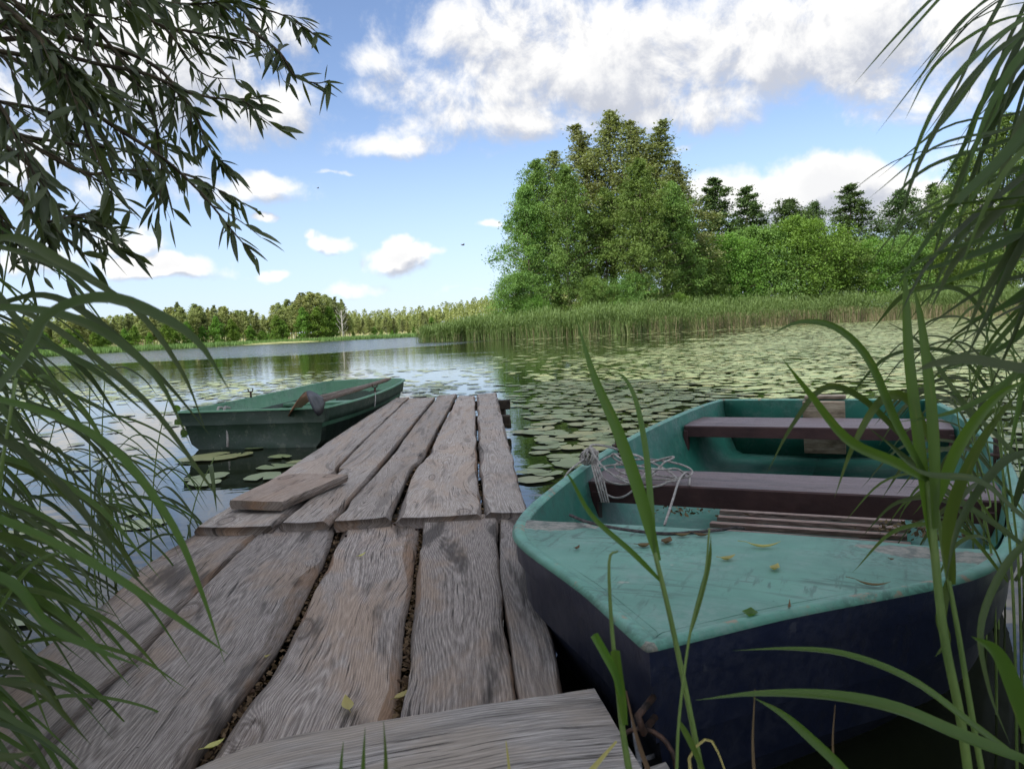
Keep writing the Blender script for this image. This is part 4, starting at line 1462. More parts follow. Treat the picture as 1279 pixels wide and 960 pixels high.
# leaves and bits on the foredeck
for (px, py, ln, wd, an, lb, mt_) in [
        (954, 682, .085, .016, -.1, 'long yellow leaf near the aft edge of the foredeck', 'dry_leaf'),
        (909, 697, .045, .02, .4, 'crumpled yellowish leaf left of the long one on the foredeck', 'dry_leaf'),
        (968, 709, .04, .022, .9, 'curled yellow leaf in the middle of the foredeck', 'dry_leaf'),
        (937, 766, .04, .03, 1.2, 'small round green leaf near the bow edge of the foredeck', 'reed_young'),
        (1090, 730, .07, .012, -.4, 'dark curled twig like leaf on the right of the foredeck', 'litter'),
        (986, 757, .045, .006, 1.2, 'thin dark sliver near the bow edge of the foredeck', 'litter'),
        (721, 684, .03, .012, 1.1, 'small dark leaf at the left of the foredeck', 'litter'),
        (833, 676, .05, .03, 1.0, 'brown scrap leaf beside the dark rope', 'litter'),
        (805, 681, .04, .026, .3, 'small brown leaf under the dark rope end', 'litter'),
        (853, 668, .045, .02, .1, 'brown dry leaf on the dark rope, nearest the bench', 'litter'),
        (876, 668, .045, .02, -.4, 'brown dry leaf at the right end of the dark rope', 'litter'),
        (1114, 698, .012, .01, 0, 'tiny dark speck of leaf right of the long leaf', 'litter')]:
    ql = boat_local(P(px, py, .428)); v_ = ql[0] / (B.W(ql[1]) - .026)
    fallen(px, py, B.Z(ql[1]) + .013 * (1 - v_ * v_) - .001, ln, wd, an, lb, mt_, curl=.3)
# debris in the bottom of the right boat
rng = np.random.default_rng(18)
Cs = []
for (px, py, k, s1, s2) in [(860, 640, 60, .08, .05), (1150, 660, 130, .10, .05), (1180, 670, 60, .08, .04)]:
    c = P(px, py, .1)
    for _ in range(k): Cs.append(c + np.array([rng.normal() * s1, rng.normal() * s2, rng.random() * .02]))
Cs = np.array(Cs)
np_mesh('boat_litter', leaves_at(Cs, rng.uniform(.006, .02, len(Cs)), .8, rng), 4, M['litter'], label='dead leaves and twigs on the floor of the turquoise boat', cat='litter', kind='stuff')

# ---- left boat: transom towards us
rs = P(400, 511, .37); ls = P(232, 512, .37)
tmid = (rs + ls) / 2; tmid[2] = 0
A2 = radians(8)
L2 = 3.45
ax2 = np.array([sin(A2), cos(A2), 0])
BOW2 = tmid + ax2 * L2
lbt = empty('green_rowing_boat', BOW2, pi - A2, label='old dark green rowing boat with oars laid in it, floating left of the jetty', cat='boat')
B2 = Boat(L2, [(0, .0), (.04, .26), (.10, .42), (.22, .53), (.5, .60), (1.1, .67), (2.0, .73), (2.8, .745), (3.45, .72)],
          [(0, .41), (.5, .40), (1.2, .38), (2.4, .365), (3.45, .37)], None)


def zo2(y, fz): return B2.Z(y) + (-.08 - B2.Z(y)) * fz


B2.shell([(0, 1.0, 0, 0), (.20, .985, .02, .0), (.30, .97, .03, .01), (.305, .93, .05, .02), (.7, .88, .15, .05), (.9, .75, .3, .08), (1, 0, .5, .1)], 0, M['green_out'], 'hull', lbt, zo2)
B2.shell([(0, 1.0, .02, 0), (.40, .96, .04, .01), (.42, .93, .06, .02), (.70, .87, .12, .04), (.80, .75, .25, .06), (.82, 0, .4, .06)], .025, M['green_in'], 'inner_shell', lbt, zo2, start=.02, flip=True)
B2.rim('gunwale', M['green_in'], lbt, .016, .022, .012)
for yb in (1.3, 2.7):
    mb = MB(); mb.box((0, yb, .22), (2 * B2.W(yb) * .95 - .06, .22, .03), bev=.006); mb.build('thwart', M['green_in'], lbt)
mb = MB(); mb.box((0, L2 - .20, .22), (1.25, .26, .03), bev=.006); mb.build('stern_seat', M['green_in'], lbt)
for sx in (-1, 1):
    mb = MB(); x_ = sx * (B2.W(2.0) - .01)
    mb.tube([(x_, 2.0, .34), (x_, 2.0, .43)], .012, 7); mb.tube([(x_ - .03, 2.0, .47), (x_ - .025, 2.0, .44), (x_, 2.0, .43), (x_ + .025, 2.0, .44), (x_ + .03, 2.0, .47)], .007, 6)
    mb.build('oarlock', M['iron'], lbt)


def oar(p_blade, p_mid, p_end, mt_b, label, bw=.085, blen=.42, tilt=(0, 0, 1)):
    root = empty('oar', p_mid, label=label, cat='oar')
    o = np.array(p_mid)
    pb, pe = np.array(p_blade) - o, np.array(p_end) - o
    mb = MB(); mb.tube([pb, pb + (pe - pb) * .5, pe - (pe - pb) * .06, pe - (pe - pb) * .05, pe], [.020, .024, .024, .017, .017], 9)
    mb.build('shaft', M['oar'], root)
    d = (pb - pe); d /= np.linalg.norm(d)
    n_ = np.array(tilt, float); sd = np.cross(d, n_); sd /= np.linalg.norm(sd); n_ = np.cross(sd, d)
    mb = MB()
    k = 12; pts = []
    for i in range(k):
        t = i / (k - 1)
        w = bw * (.30 + .9 * sin(min(1, t * 1.35) * pi / 2)) * (1 if t < .9 else (1 - (t - .9) * 3))
        w = w * 1.15
        c = pb + d * (blen * t - .04)
        for (a, b) in ((-1, 0), (-.4, .010), (.4, .010), (1, 0), (.4, -.010), (-.4, -.010)):
            pts.append(c + sd * w * a + n_ * (b * (1 - .5 * t) + .02 * t * t))
    mb.grid(pts, k, 6, None, 0, True)
    mb.f.append(tuple(range(6))[::-1]); mb.m.append(0); mb.f.append(tuple(range(len(mb.v) - 6, len(mb.v)))); mb.m.append(0)
    mb.build('blade', mt_b, root)
    return root


zr = .42
oar(Dp(403, 500, 6.9), Dp(440, 488, 8.0), Dp(487, 473, 9.6), M['oar_dark'], 'oar with a dark grey blade hanging over the green boat stern corner', bw=.085, blen=.42, tilt=(.9, .1, .35))
oar(Dp(384, 500, 7.25), Dp(436, 492, 8.0), Dp(474, 478, 9.3), M['oar_red'], 'oar with a rounded reddish brown blade lying behind the dark one', bw=.10, blen=.36, tilt=(.8, .1, -.6))
# light rope over the transom
mb = MB()
for dx, ln in ((0, .25), (.035, .35)):
    q = P(274 + dx * 100, 511, .375)
    mb.tube(cat([q + (dx, .10, .0), q + (dx, -.02, .018), q + (dx, -.045, -.05), q + (dx + .015, -.045, -ln * .6), q + (dx + .005, -.04, -ln)], 16), .012, 6)
mb.build('hanging_rope', M['rope'], label='two pale rope ends hanging down the green boat transom', cat='rope')
mb = MB(); q0 = P(471, 500, .3)
mb.tube(cat([P(468, 487, .40), P(469, 497, .33), P(468, 508, .24)], 10), .006, 5)
mb.build('mooring_rope', M['rope'], label='thin rope hanging from the green boat side to the jetty', cat='rope')

# ------------------------------------------------------------------ willow twigs at the upper left
willow = empty('willow_tree', (-3.4, -.9, .2), label='willow with narrow dark leaves overhanging the upper left of the view', cat='tree')
WO = np.array([-3.4, -.9, .2])
tw = MB(); lf = MB()
rw = random.Random(12)
tw.tube(cat([(0, 0, -.3), (.1, .1, 1), (.25, .3, 2.2), (.5, .9, 3.2)], 14), [.17 - .006 * i for i in range(14)], 10)
wb = [
    [(-160, -120, 2.3), (150, -35, 2.3), (280, 20, 2.25), (345, 62, 2.2), (368, 95, 2.2), (395, 104, 2.2), (412, 100, 2.2)],
    [(-160, -60, 2.0), (60, 60, 2.0), (180, 92, 2.0), (240, 117, 2.0), (290, 124, 2.0), (328, 120, 2.0)],
    [(-160, 0, 1.8), (60, 95, 1.8), (130, 150, 1.8), (200, 195, 1.8), (250, 240, 1.8), (290, 288, 1.8), (320, 322, 1.8)],
    [(-140, 60, 2.1), (80, 205, 2.1), (150, 212, 2.1), (230, 218, 2.1), (300, 252, 2.1)],
    [(-140, 90, 1.9), (30, 200, 1.9), (60, 255, 1.9), (105, 288, 1.9), (165, 316, 1.9)],
    [(-120, 140, 1.7), (10, 235, 1.7), (50, 275, 1.7), (90, 270, 1.7), (130, 262, 1.7)],
    [(60, -90, 2.4), (180, 20, 2.4), (240, 40, 2.4), (300, 52, 2.4), (350, 62, 2.4)],
    [(120, -120, 2.5), (230, -25, 2.5), (300, 5, 2.5), (350, 18, 2.5), (396, 45, 2.5)],
    [(60, 40, 2.1), (180, 75, 2.1), (235, 130, 2.1), (262, 185, 2.1), (278, 205, 2.1)],
    [(-60, -100, 2.0), (60, -20, 2.0), (140, 60, 2.0), (190, 140, 2.0), (200, 200, 2.0), (215, 260, 2.0)],
    [(-100, -60, 1.6), (20, 20, 1.6), (80, 90, 1.6), (110, 170, 1.6), (140, 240, 1.6)],
    [(-100, 40, 1.5), (-10, 120, 1.5), (30, 190, 1.5), (55, 250, 1.5)],
    [(-60, -80, 2.6), (120, -10, 2.6), (200, 30, 2.6), (250, 90, 2.6), (300, 100, 2.6)],
    [(-60, -20, 2.4), (80, 30, 2.4), (150, 120, 2.4), (180, 160, 2.4), (230, 190, 2.4)],
    [(-80, 100, 2.2), (0, 160, 2.2), (90, 180, 2.2), (160, 190, 2.2), (190, 230, 2.2)],
    [(-40, -90, 1.8), (100, -30, 1.8), (190, 0, 1.8), (250, 5, 1.8), (310, -5, 1.8)],
    [(-90, 20, 2.0), (10, 50, 2.0), (70, 20, 2.0), (150, 25, 2.0), (220, 60, 2.0)],
    [(-90, 130, 2.1), (-20, 230, 2.1), (10, 290, 2.1), (45, 330, 2.1)],
]


for _k in range(7):
    y0_ = rw.uniform(-100, 200); x1_ = rw.uniform(40, 200); y1_ = y0_ + rw.uniform(40, 110)
    dd_ = rw.uniform(1.6, 2.6)
    wb.append([(-150, y0_, dd_), (x1_ * .3, y0_ + (y1_ - y0_) * .35, dd_), (x1_ * .7, y0_ + (y1_ - y0_) * .7, dd_), (x1_, min(y1_, 290), dd_)])


def wleaf(p, d, ln):
    d = d / np.linalg.norm(d)
    w = ln * rw.uniform(.19, .27)
    b = np.array([rw.uniform(-.3, .3), rw.uniform(-.3, .3), -1.0]) * rw.uniform(.1, .45)
    pts = [p + d * ln * t + b * ln * t * t * .5 for t in (0, .10, .25, .42, .6, .78, .91, 1)]
    lf.blade(pts, [.0015, w * .42, w * .85, w, w * .9, w * .62, w * .28, .0006], nrm=(rw.uniform(-1, 1), rw.uniform(-1, .2), rw.uniform(.2, 1)), fold=.25)


for bi, br in enumerate(wb):
    c = cat([Dp(*q) for q in br], 30) - WO
    # join the limb back to the trunk
    head = [np.array([.5, .9, 3.2]), (np.array([.5, .9, 3.2]) + c[0]) / 2 + np.array([0, 0, .15])]
    tw.tube(cat(head + [c[0]], 10), [.030 - .0024 * i for i in range(10)], 6, cap=False)
    tw.tube(c, [.0075 - .0065 * i / 29 for i in range(30)], 5)
    for i in range(3, 30):
        t = (c[min(i + 1, 29)] - c[i - 1]); t = t / np.linalg.norm(t)
        n_tw = (rw.choice([0, 1, 1]) if i < 16 else rw.choice([0, 0, 1])) if i < 26 else 0
        for _ in range(n_tw):
            r_ = np.array([rw.gauss(0, 1), rw.gauss(0, .8), rw.gauss(-.4, .8)])
            d = t * 1.0 + r_ * .55; d = d / np.linalg.norm(d)
            ln = rw.uniform(.07, .20) * (1.15 - i / 45)
            tp_ = [c[i] + d * ln * u_ + np.array([0, 0, -.25 * ln * u_ * u_]) for u_ in np.linspace(0, 1, 7)]
            tw.tube(tp_, [.0022 - .0016 * k / 6 for k in range(7)], 4)
            for k in range(1, 7):
                for _2 in range(rw.choice([0, 1, 1])):
                    dd = d * .7 + np.array([rw.gauss(0, .6), rw.gauss(0, .5), rw.gauss(-.45, .5)])
                    wleaf(tp_[k], dd, rw.uniform(.04, .078))
        for _ in range(rw.choice([0, 1, 1, 2])):
            dd = t * .8 + np.array([rw.gauss(0, .6), rw.gauss(0, .5), rw.gauss(-.45, .5)])
            wleaf(c[i], dd, rw.uniform(.045, .085))
tw.build('branches', M['twig'], willow)
lf.build('leaves', M['willow'], willow)

# ------------------------------------------------------------------ reeds close to us
REEDS = 0


def reed(label, group, stems, blades, mt='reed', stem_mt='reed_stem', root_at=None, name='reed'):
    """stems: list of (world pts, r0, r1); blades: list of (world pts, max width, normal)"""
    base = np.array(root_at if root_at is not None else (stems[0][0][0] if stems else blades[0][0][0]), float)
    root = empty(name, base, label=label, cat='reed', group=group)
    if stems:
        mb = MB()
        for pts, r0_, r1_ in stems:
            c = cat(pts, 20) - base
            mb.tube(c, [r0_ + (r1_ - r0_) * i / 19 for i in range(20)], 7)
        mb.build('stem', M[stem_mt], root)
    mb = MB()
    for pts, w, nrm in blades:
        n_ = 22
        c = cat(pts, n_) - base
        prof = [.45, .62, .78, .9, .97, 1, 1, 1, .98, .96, .93, .89, .84, .78, .71, .63, .54, .44, .33, .22, .11, .01]
        mb.blade(c, [w * p_ for p_ in prof], nrm, fold=.22, twist=random.uniform(-.7, .7))
    if blades: mb.build('leaves', M[mt], root)
    return root


def D3(lst, d, d2=None):
    n_ = len(lst)
    return [Dp(x, y, d + ((d2 if d2 is not None else d) - d) * i / max(1, n_ - 1)) for i, (x, y) in enumerate(lst)]


def bl(lst, d, wpx, d2=None, nrm=(0, -.6, .8)):
    return (D3(lst, d, d2), wpx / F * d, nrm)


FRONTN = (0, -1, .15)
gC = 'reed stalks growing in front of the turquoise boat'
reed('tall reed with one long broad leaf rising across the turquoise bow', gC,
     [(D3([(885, 1010), (872, 940), (850, 830), (835, 760), (818, 690)], 1.0), .0042, .0032)],
     [bl([(822, 700), (800, 620), (772, 540), (742, 470), (718, 392)], 1.0, 16.0, nrm=FRONTN), bl([(818, 690), (812, 620), (806, 560), (794, 500), (778, 470), (762, 466)], 1.0, 8.4, 1.05, nrm=FRONTN),
      bl([(828, 728), (790, 690), (740, 645), (714, 600), (706, 590)], 1.0, 6.8, .95, nrm=FRONTN)], 'reed_young')
reed('thin reed stem bent at the height of the foredeck edge', gC,
     [(D3([(845, 985), (848, 900), (862, 790), (880, 720), (886, 660)], .97), .0022, .0012)],
     [bl([(862, 790), (876, 740), (886, 700), (888, 668)], .97, 6.8, nrm=FRONTN), bl([(848, 900), (862, 925), (878, 960), (895, 1000)], .97, 7.6, nrm=FRONTN)], 'reed')
reed('short cut reed shoot with two broad pale green leaf ends by the thick board', gC,
     [(D3([(790, 985), (779, 920), (772, 860), (764, 780), (761, 700), (772, 688)], 1.0), .005, .0012)],
     [], 'reed_young')
# its two blunt leaves
def blunt(lst, d, wpx, label):
    base = Dp(*lst[0], d); c = cat(D3(lst, d), 12)
    root = empty('cut_reed_leaf', base, label=label, cat='reed', group=gC)
    mb = MB(); mb.blade(c - base, [wpx / F * d * w for w in (.5, .6, .75, .85, .92, .97, 1, 1, 1, 1, .98, .96)], FRONTN, .35); mb.build('leaves', M['reed_young'], root)
blunt([(781, 905), (777, 875), (772, 845), (768, 812)], .99, 12.2, 'blunt upright pale green leaf stub right beside the thick board')
blunt([(776, 868), (768, 840), (755, 815), (742, 792)], .98, 10.6, 'blunt pale green leaf stub leaning left beside the thick board')

gR = 'reeds at the right edge of the view'
reed('stout upright reed with a bright sheath of leaves at the right', gR,
     [(D3([(1215, 1010), (1200, 900), (1180, 800), (1168, 700), (1160, 600)], 1.15), .007, .006)],
     [bl([(1165, 690), (1148, 560), (1135, 450), (1131, 370), (1130, 330)], 1.15, 15.2, nrm=FRONTN), bl([(1168, 660), (1166, 560), (1160, 480), (1150, 400), (1140, 352)], 1.14, 14.4, nrm=FRONTN),
      bl([(1160, 600), (1120, 578), (1060, 550), (1010, 490), (976, 446)], 1.15, 12.9, 1.05, nrm=FRONTN),
      bl([(1160, 600), (1120, 530), (1085, 450), (1045, 410), (1000, 402), (962, 418)], 1.15, 11.4, 1.1, nrm=FRONTN),
      bl([(1165, 640), (1195, 560), (1240, 500), (1290, 470)], 1.15, 15.2, 1.1, nrm=FRONTN)], 'reed_young')
reed('reed leaning from the lower right with a leaf tip pointing at the rear bench', gR,
     [(D3([(1235, 1010), (1215, 900), (1195, 780), (1180, 700), (1168, 620)], 1.2), .005, .003)],
     [bl([(1166, 560), (1135, 500), (1100, 500), (1066, 555), (1042, 622)], 1.2, 11.4, 1.1, nrm=FRONTN),
      bl([(1190, 730), (1185, 650), (1220, 560), (1279, 480)], 1.2, 15.2, 1.1, nrm=FRONTN),
      bl([(1185, 720), (1175, 770), (1182, 800), (1168, 820)], 1.2, 12.9, nrm=FRONTN),
      bl([(1150, 570), (1080, 500), (1030, 484), (990, 530), (957, 592)], 1.2, 8.4, 1.1, nrm=FRONTN)], 'reed')
reed('reed with two long leaves sweeping left over the navy hull', gR, [(D3([(1330, 1040), (1310, 980), (1300, 930)], 1.0), .005, .004)],
     [bl([(1310, 960), (1200, 918), (1120, 885), (1040, 869), (950, 866), (868, 874)], 1.0, 19.8, .95),
      bl([(1290, 960), (1215, 905), (1140, 850), (1060, 818), (990, 810), (915, 812)], 1.05, 12.9, 1.0),
      bl([(1100, 1030), (1060, 970), (1010, 920), (975, 890), (940, 870)], .95, 13.7, .95),
      bl([(1295, 940), (1270, 870), (1245, 815), (1213, 794)], 1.0, 22.8, 1.0, nrm=FRONTN)], 'reed_young')
reed('dark reed leaves crossing in front of the right gunwale', gR, [(D3([(1330, 900), (1320, 760), (1310, 640)], 1.1), .004, .003)],
     [bl([(1320, 680), (1270, 640), (1220, 600), (1150, 590), (1100, 545)], 1.1, 13.7, 1.0), bl([(1300, 600), (1240, 540), (1200, 500), (1150, 430), (1105, 400)], 1.2, 9.9, 1.2),
      bl([(1300, 700), (1250, 660), (1190, 620), (1130, 570), (1080, 530)], 1.25, 10.6, 1.2), bl([(1300, 560), (1250, 580), (1200, 650), (1180, 730)], 1.1, 10.6, 1.05),
      bl([(1310, 660), (1260, 700), (1225, 780), (1235, 860), (1262, 930)], 1.1, 9.1, 1.05)], 'reed_dull')
reed('large blurred reed leaf reaching in from the right edge', gR, [(D3([(1420, 760), (1400, 560), (1380, 440)], .62), .004, .003)],
     [bl([(1380, 470), (1279, 462), (1210, 450), (1165, 456), (1140, 466)], .62, 27.4, .66, nrm=(0, -.5, .85))], 'reed_dull')
# overhead cluster at the upper right
tips = [((1430, -160), (1250, -60), (1180, -15), (1120, 45), (1066, 106), 13, 1.25), ((1440, -120), (1300, -40), (1220, 10), (1180, 50), (1138, 98), 10, 1.3),
        ((1420, -60), (1320, 0), (1230, 60), (1165, 140), (1118, 262), 22, 1.1), ((1420, -40), (1310, 20), (1220, 90), (1150, 200), (1105, 340), 20, 1.1),
        ((1440, 0), (1330, 30), (1250, 60), (1180, 150), (1125, 200), 16, 1.2), ((1440, 40), (1320, 60), (1240, 110), (1200, 190), (1163, 245), 15, 1.3),
        ((1440, 120), (1320, 140), (1220, 175), (1120, 200), (1028, 268), 14, 1.2), ((1440, 180), (1300, 170), (1230, 185), (1150, 215), (1085, 285), 14, 1.15),
        ((1450, 100), (1330, 120), (1250, 200), (1180, 270), (1112, 370), 30, 1.0), ((1450, 170), (1320, 200), (1230, 260), (1160, 330), (1120, 400), 26, 1.0),
        ((1450, 220), (1330, 240), (1240, 250), (1170, 260), (1102, 290), 26, 1.0), ((1450, 260), (1310, 280), (1240, 310), (1180, 330), (1110, 350), 24, 1.1),
        ((1450, 160), (1340, 220), (1280, 300), (1240, 380), (1195, 470), 20, 1.1), ((1450, 60), (1340, 120), (1290, 230), (1255, 330), (1225, 450), 20, 1.2),
        ((1430, -80), (1320, -20), (1270, 60), (1235, 150), (1208, 300), 16, 1.3), ((1450, 240), (1350, 300), (1290, 340), (1230, 360), (1140, 420), 18, 1.2),
        ((1450, 20), (1310, 60), (1260, 100), (1220, 180), (1170, 320), 18, 1.3), ((1430, -100), (1300, -60), (1230, 40), (1190, 120), (1140, 190), 14, 1.4),
        ((1450, 300), (1330, 330), (1270, 400), (1230, 450), (1200, 520), 16, 1.2), ((1450, 340), (1330, 370), (1260, 430), (1190, 460), (1110, 470), 20, 1.2),
        ((1450, 200), (1340, 260), (1270, 260), (1200, 300), (1150, 400), 18, 1.3), ((1450, 140), (1350, 160), (1290, 180), (1240, 240), (1190, 360), 20, 1.0),
        ((1440, -30), (1320, 10), (1240, 30), (1170, 80), (1130, 150), 12, 1.3), ((1440, -20), (1340, 40), (1290, 120), (1250, 220), (1215, 330), 22, 1.15),
        ((1450, 330), (1340, 360), (1290, 440), (1270, 520), (1255, 600), 16, 1.2)]
lbl5 = ['topmost', 'second', 'third', 'fourth', 'lowest']
words5 = ['whose leaf tip reaches furthest out against the clouds', 'whose leaves arch high into the upper right corner', 'whose leaves hang before the big tree at the right edge',
          'with broad dark leaves drooping over the far bushes', 'whose leaves hang low toward the upright bright reed']
for k in range(5):
    sub = [tips[j] for j in range(len(tips)) if (j + 2 * (j // 5)) % 5 == k]
    bx_ = 1.25 + .1 * k; by_ = 1.0 + .12 * k
    st = [(np.array([bx_ + .12, by_, -.1]), np.array([bx_ + .08, by_, .7]), np.array([bx_ + .02, by_, 1.35]), np.array([bx_ - .02, by_, 1.95]))]
    bs = []
    jit = random.Random(k + 50)
    more = []
    for t in sub:
        more.append(t)
        for _ in range(2):
            dx_, dy_ = jit.uniform(-20, 75), jit.uniform(-45, 60)
            more.append(tuple((p[0] + dx_ * w_, p[1] + dy_ * w_) for p, w_ in zip(t[:5], (.3, .6, .8, 1, 1.1))) + (t[5] * jit.uniform(.6, 1), t[6] + jit.uniform(-.1, .25)))
    for t in more:
        pts = D3(list(t[:5]), t[6] + .1, t[6])
        p0 = pts[0]
        st.append((np.array([p0[0] + .10, p0[1] + .03, -.1]), np.array([p0[0] + .07, p0[1] + .02, p0[2] * .5]), np.array([p0[0] + .02, p0[1], p0[2] * .85]), p0))
        bs.append((pts, t[5] / F * t[6] * .60, (-.3, -.5, .8)))
    reed('tall overhanging reed ' + words5[k], gR, [(list(q_), .005, .003) for q_ in st[1:]], bs, 'reed_dull' if k % 2 else 'reed')
# upright thin reeds standing at the right
rr = random.Random(77)
for k in range(9):
    px = [1198, 1212, 1228, 1243, 1252, 1262, 1271, 1238, 1220][k]
    d = rr.uniform(1.5, 2.6)
    x0 = Dp(px, 480, d)
    base = np.array([x0[0] + .05, x0[1], -.15])
    topz = rr.uniform(.8, 1.15)
    st = [base, base + np.array([-.01, 0, .5]), base + np.array([-.03 + rr.gauss(0, .02), 0, topz * .7]), base + np.array([-.07, 0, topz])]
    bs = []
    for j in range(5):
        h = rr.uniform(.45, 1) * topz
        p0 = base + np.array([-.04 * h, 0, h]); L = rr.uniform(.22, .38); a = rr.uniform(2.4, 4.0) if rr.random() < .8 else rr.uniform(-1, 1)
        d_ = np.array([cos(a), sin(a) * .6, 0])
        bs.append(([p0, p0 + d_ * L * .3 + np.array([0, 0, L * .35]), p0 + d_ * L * .7 + np.array([0, 0, L * .35]), p0 + d_ * L * 1.0 + np.array([0, 0, L * .05])], rr.uniform(.010, .018), (0, -.6, .8)))
    reed('slender reed standing in the water between the right gunwale and the picture edge', 'slender reeds beyond the right gunwale', [(st, .0035, .002)], bs, 'reed_dull' if k % 3 else 'reed')

# left cluster
gL = 'reeds left of the jetty'
reed('reed with one very large dark leaf arching over the far shore', gL, [(D3([(-180, 1050), (-160, 700), (-140, 560)], .8), .005, .004)],
     [bl([(-140, 640), (20, 460), (60, 395), (130, 372), (200, 395), (250, 430), (289, 492)], .8, 22, .85, nrm=(0, -.5, .85)),
      bl([(-140, 400), (20, 385), (120, 410), (195, 470), (240, 560)], .85, 14, .9)], 'reed_dull')
reed('reed with a broad leaf tip ending over the left jetty boards', gL, [(D3([(-200, 1100), (-180, 800), (-160, 560)], .9), .005, .004)],
     [bl([(-160, 600), (0, 648), (110, 700), (190, 750), (245, 788), (287, 818)], .9, 11, .95),
      bl([(-140, 470), (40, 510), (140, 560), (212, 650), (252, 740), (282, 832)], .95, 12, 1.0),
      bl([(-160, 700), (0, 720), (60, 780), (120, 810), (176, 832)], .9, 13, .95)], 'reed')
reed('reed whose leaf points down at the near left corner of the jetty', gL, [(D3([(-200, 1100), (-180, 900), (-150, 740)], .85), .005, .004)],
     [bl([(-150, 760), (-20, 780), (30, 830), (70, 880), (114, 930)], .85, 15, .9), bl([(-160, 900), (-60, 930), (0, 945), (50, 938)], .8, 16, .8),
      bl([(-150, 820), (0, 850), (50, 860), (75, 890)], .85, 10, .85), bl([(-150, 520), (0, 550), (70, 600), (120, 660), (160, 710), (196, 750)], .9, 11, .95)], 'reed_dull')
reed('reed with a leaf tip touching the water beside the green boat stern', gL, [(D3([(-160, 1000), (-150, 700), (-140, 480)], 1.1), .005, .004)],
     [bl([(-140, 330), (30, 390), (110, 440), (190, 510), (250, 590), (281, 635)], 1.1, 10, 1.2), bl([(-140, 280), (40, 320), (160, 380), (225, 460), (258, 540)], 1.2, 9, 1.2),
      bl([(-120, 400), (0, 300), (60, 320), (110, 360), (135, 380)], 1.1, 12, 1.1), bl([(-120, 420), (0, 380), (60, 370), (120, 400), (200, 470), (264, 545)], 1.15, 12, 1.2),
      bl([(-120, 360), (0, 298), (80, 330), (110, 345), (140, 360)], .9, 17, .9)], 'reed_dull')
rl = random.Random(31)
for k in range(48):
    if k < 36:
        y_ = rl.uniform(1.0, 2.4); x_ = -.66 * y_ - rl.uniform(.08, .55)
        if y_ > 1.6: x_ = min(x_, -1.40)
    else:
        y_ = rl.uniform(2.2, 3.6); x_ = -1.50 - rl.uniform(0, .28) * y_
    topz = rl.uniform(.75, 1.42) if k < 36 else rl.uniform(.45, .95)
    base = np.array([x_, y_, -.15])
    bend = rl.uniform(.04, .2)
    st = [base, base + np.array([bend * .15, 0, topz * .4]), base + np.array([bend * .5, 0, topz * .8]), base + np.array([bend, 0, topz * 1.1])]
    bs = []
    for j in range(10 if k < 36 else 9):
        u_ = rl.uniform(.3, 1.05); p0 = np.array([x_ + bend * u_ * u_, y_, -.1 + topz * u_ * 1.02]); L = rl.uniform(.26, .50)
        a = rl.gauss(-.1, .75)
        if rl.random() < .15: a += pi
        d_ = np.array([cos(a), sin(a) * .8, 0]); rise = rl.uniform(-.1, .35); dr_ = rl.uniform(.35, 1.0)
        tip_ = p0 + d_ * L * .95
        if (tip_[0] / max(.3, tip_[1])) > -(639.5 - 265) / 960 or (tip_[2] > 1.0 and tip_[0] / max(.3, tip_[1]) > -(639.5 - 190) / 960): continue
        bs.append(([p0, p0 + d_ * L * .3 + np.array([0, 0, L * rise * .6]), p0 + d_ * L * .68 + np.array([0, 0, L * (rise * .5 - dr_ * .30)]), p0 + d_ * L * .95 + np.array([0, 0, L * (rise * .2 - dr_ * .75)])], rl.uniform(.008, .020), (0, -.4, .9)))
    reed('green reed in the thicket left of the jetty' if k < 36 else 'low reed standing in the water beyond the left jetty edge',
         'reed thicket left of the jetty' if k < 36 else 'low reeds beyond the left jetty edge', [(st, .0038, .002)], bs, ['reed', 'reed_dull', 'reed_dull'][k % 3])

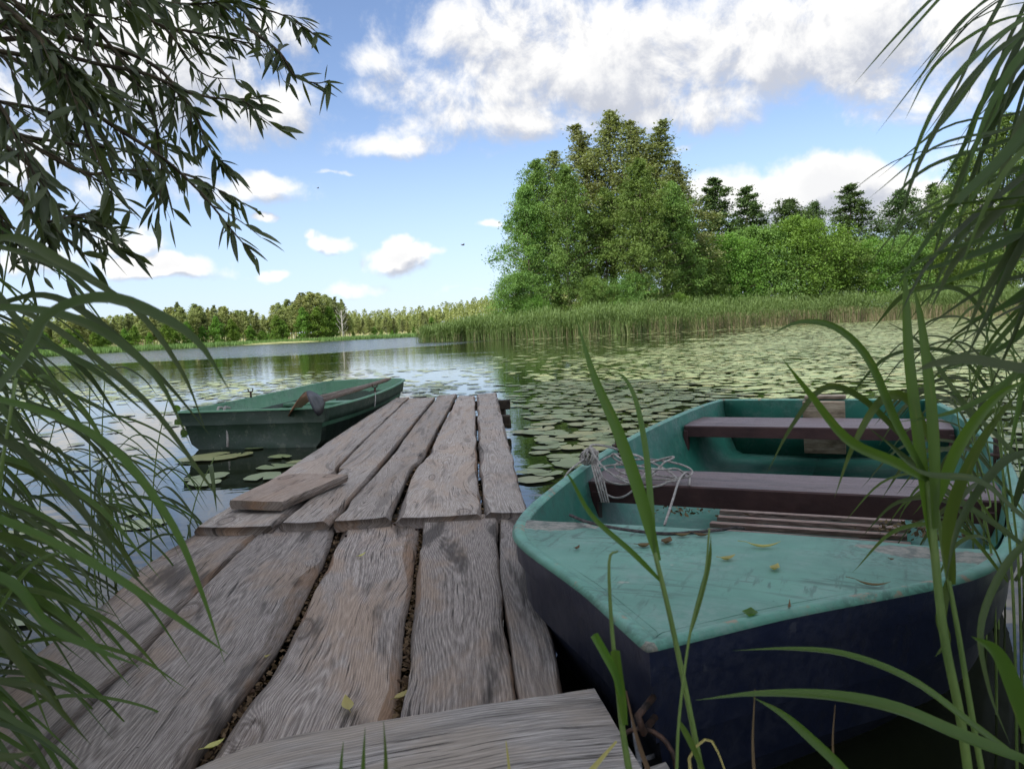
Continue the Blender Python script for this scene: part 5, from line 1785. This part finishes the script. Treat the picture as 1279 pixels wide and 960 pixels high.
# dry stalks and grass at the lower right by the boards
dg = 'dry stalks at the bottom edge beside the thick board'
for i, (l, w, mt_, lb) in enumerate([([(700, 1010), (735, 965), (770, 925)], 13, 'dry_leaf', 'broad yellow dry reed leaf lying over the end of the thick board'),
                                  ([(815, 975), (800, 935), (790, 900), (782, 862)], 7, 'litter', 'brown dry stalk at the corner of the thick board'),
                                  ([(880, 1000), (860, 950), (885, 922), (905, 960), (915, 1000)], 5, 'dry_leaf', 'thin bent straw stalk at the bottom edge'),
                                  ([(945, 1000), (940, 930), (943, 860)], 5, 'litter', 'thin dark stalk in front of the navy hull'),
                                  ([(1045, 1000), (1040, 930), (1043, 880)], 4, 'litter', 'short dark stalk standing before the middle of the navy hull'),
                                  ([(640, 1010), (636, 960), (632, 925)], 6, 'dry_leaf', 'short yellow straw at the bottom edge on the thick board')]):
    c = cat(D3(l, .98), 12); b0_ = c[0].copy()
    rt = empty('dry_stalk', b0_, label=lb, cat='stalk', group=dg)
    mb = MB(); mb.blade(c - b0_, [w / F * (1 - .8 * k / 11) for k in range(12)], FRONTN, .4); mb.build('leaves', M[mt_], rt)
for i, (l, lb) in enumerate([([(428, 1000), (426, 960), (429, 925)], 'leftmost short green grass blade at the bottom edge of the jetty'), ([(452, 1000), (454, 950), (456, 908)], 'middle short green grass blade at the bottom edge of the jetty'),
                             ([(480, 1000), (482, 950), (479, 900)], 'rightmost short green grass blade at the bottom edge of the jetty')]):
    c = cat(D3(l, .75), 10); b0_ = c[0].copy()
    rt = empty('grass_blade', b0_, label=lb, cat='grass', group='short grass blades at the bottom edge')
    mb = MB(); mb.blade(c - b0_, [9 / F * .75 * (1 - .95 * k / 9) for k in range(10)], FRONTN, .3); mb.build('leaves', M['reed'], rt)

# ------------------------------------------------------------------ two birds high over the lake
for i, (px, py, s_, lb) in enumerate([(578, 306, 1.0, 'small dark bird flying right of the little white cloud'), (397, 235, .6, 'tiny dark bird high over the lake near the middle of the sky')]):
    q = Dp(px, py, 60)
    rt = empty('bird', q, .6, label=lb, cat='bird', group='birds over the lake')
    rt.scale = (s_, s_, s_)
    mb = MB(); mb.tube([(-.16, 0, 0), (-.08, 0, .01), (.04, 0, .01), (.12, 0, .02), (.18, 0, .015)], [.012, .045, .055, .035, .006], 8)
    mb.build('body', M['bench_side'], rt)
    for sy in (-1, 1):
        mb = MB(); pts = []
        for u_ in np.linspace(0, 1, 6):
            c_y = sy * (.03 + .30 * u_); ch = .10 * (1 - u_ ** 2) + .008
            pts += [(.05 - .10 * u_ * u_ + ch * .4, c_y, .02 + .08 * sin(u_ * 2.4)), (.05 - .10 * u_ * u_ - ch * .6, c_y, .015 + .08 * sin(u_ * 2.4))]
        mb.grid(pts, 6, 2); mb.build('wing', M['bench_side'], rt)
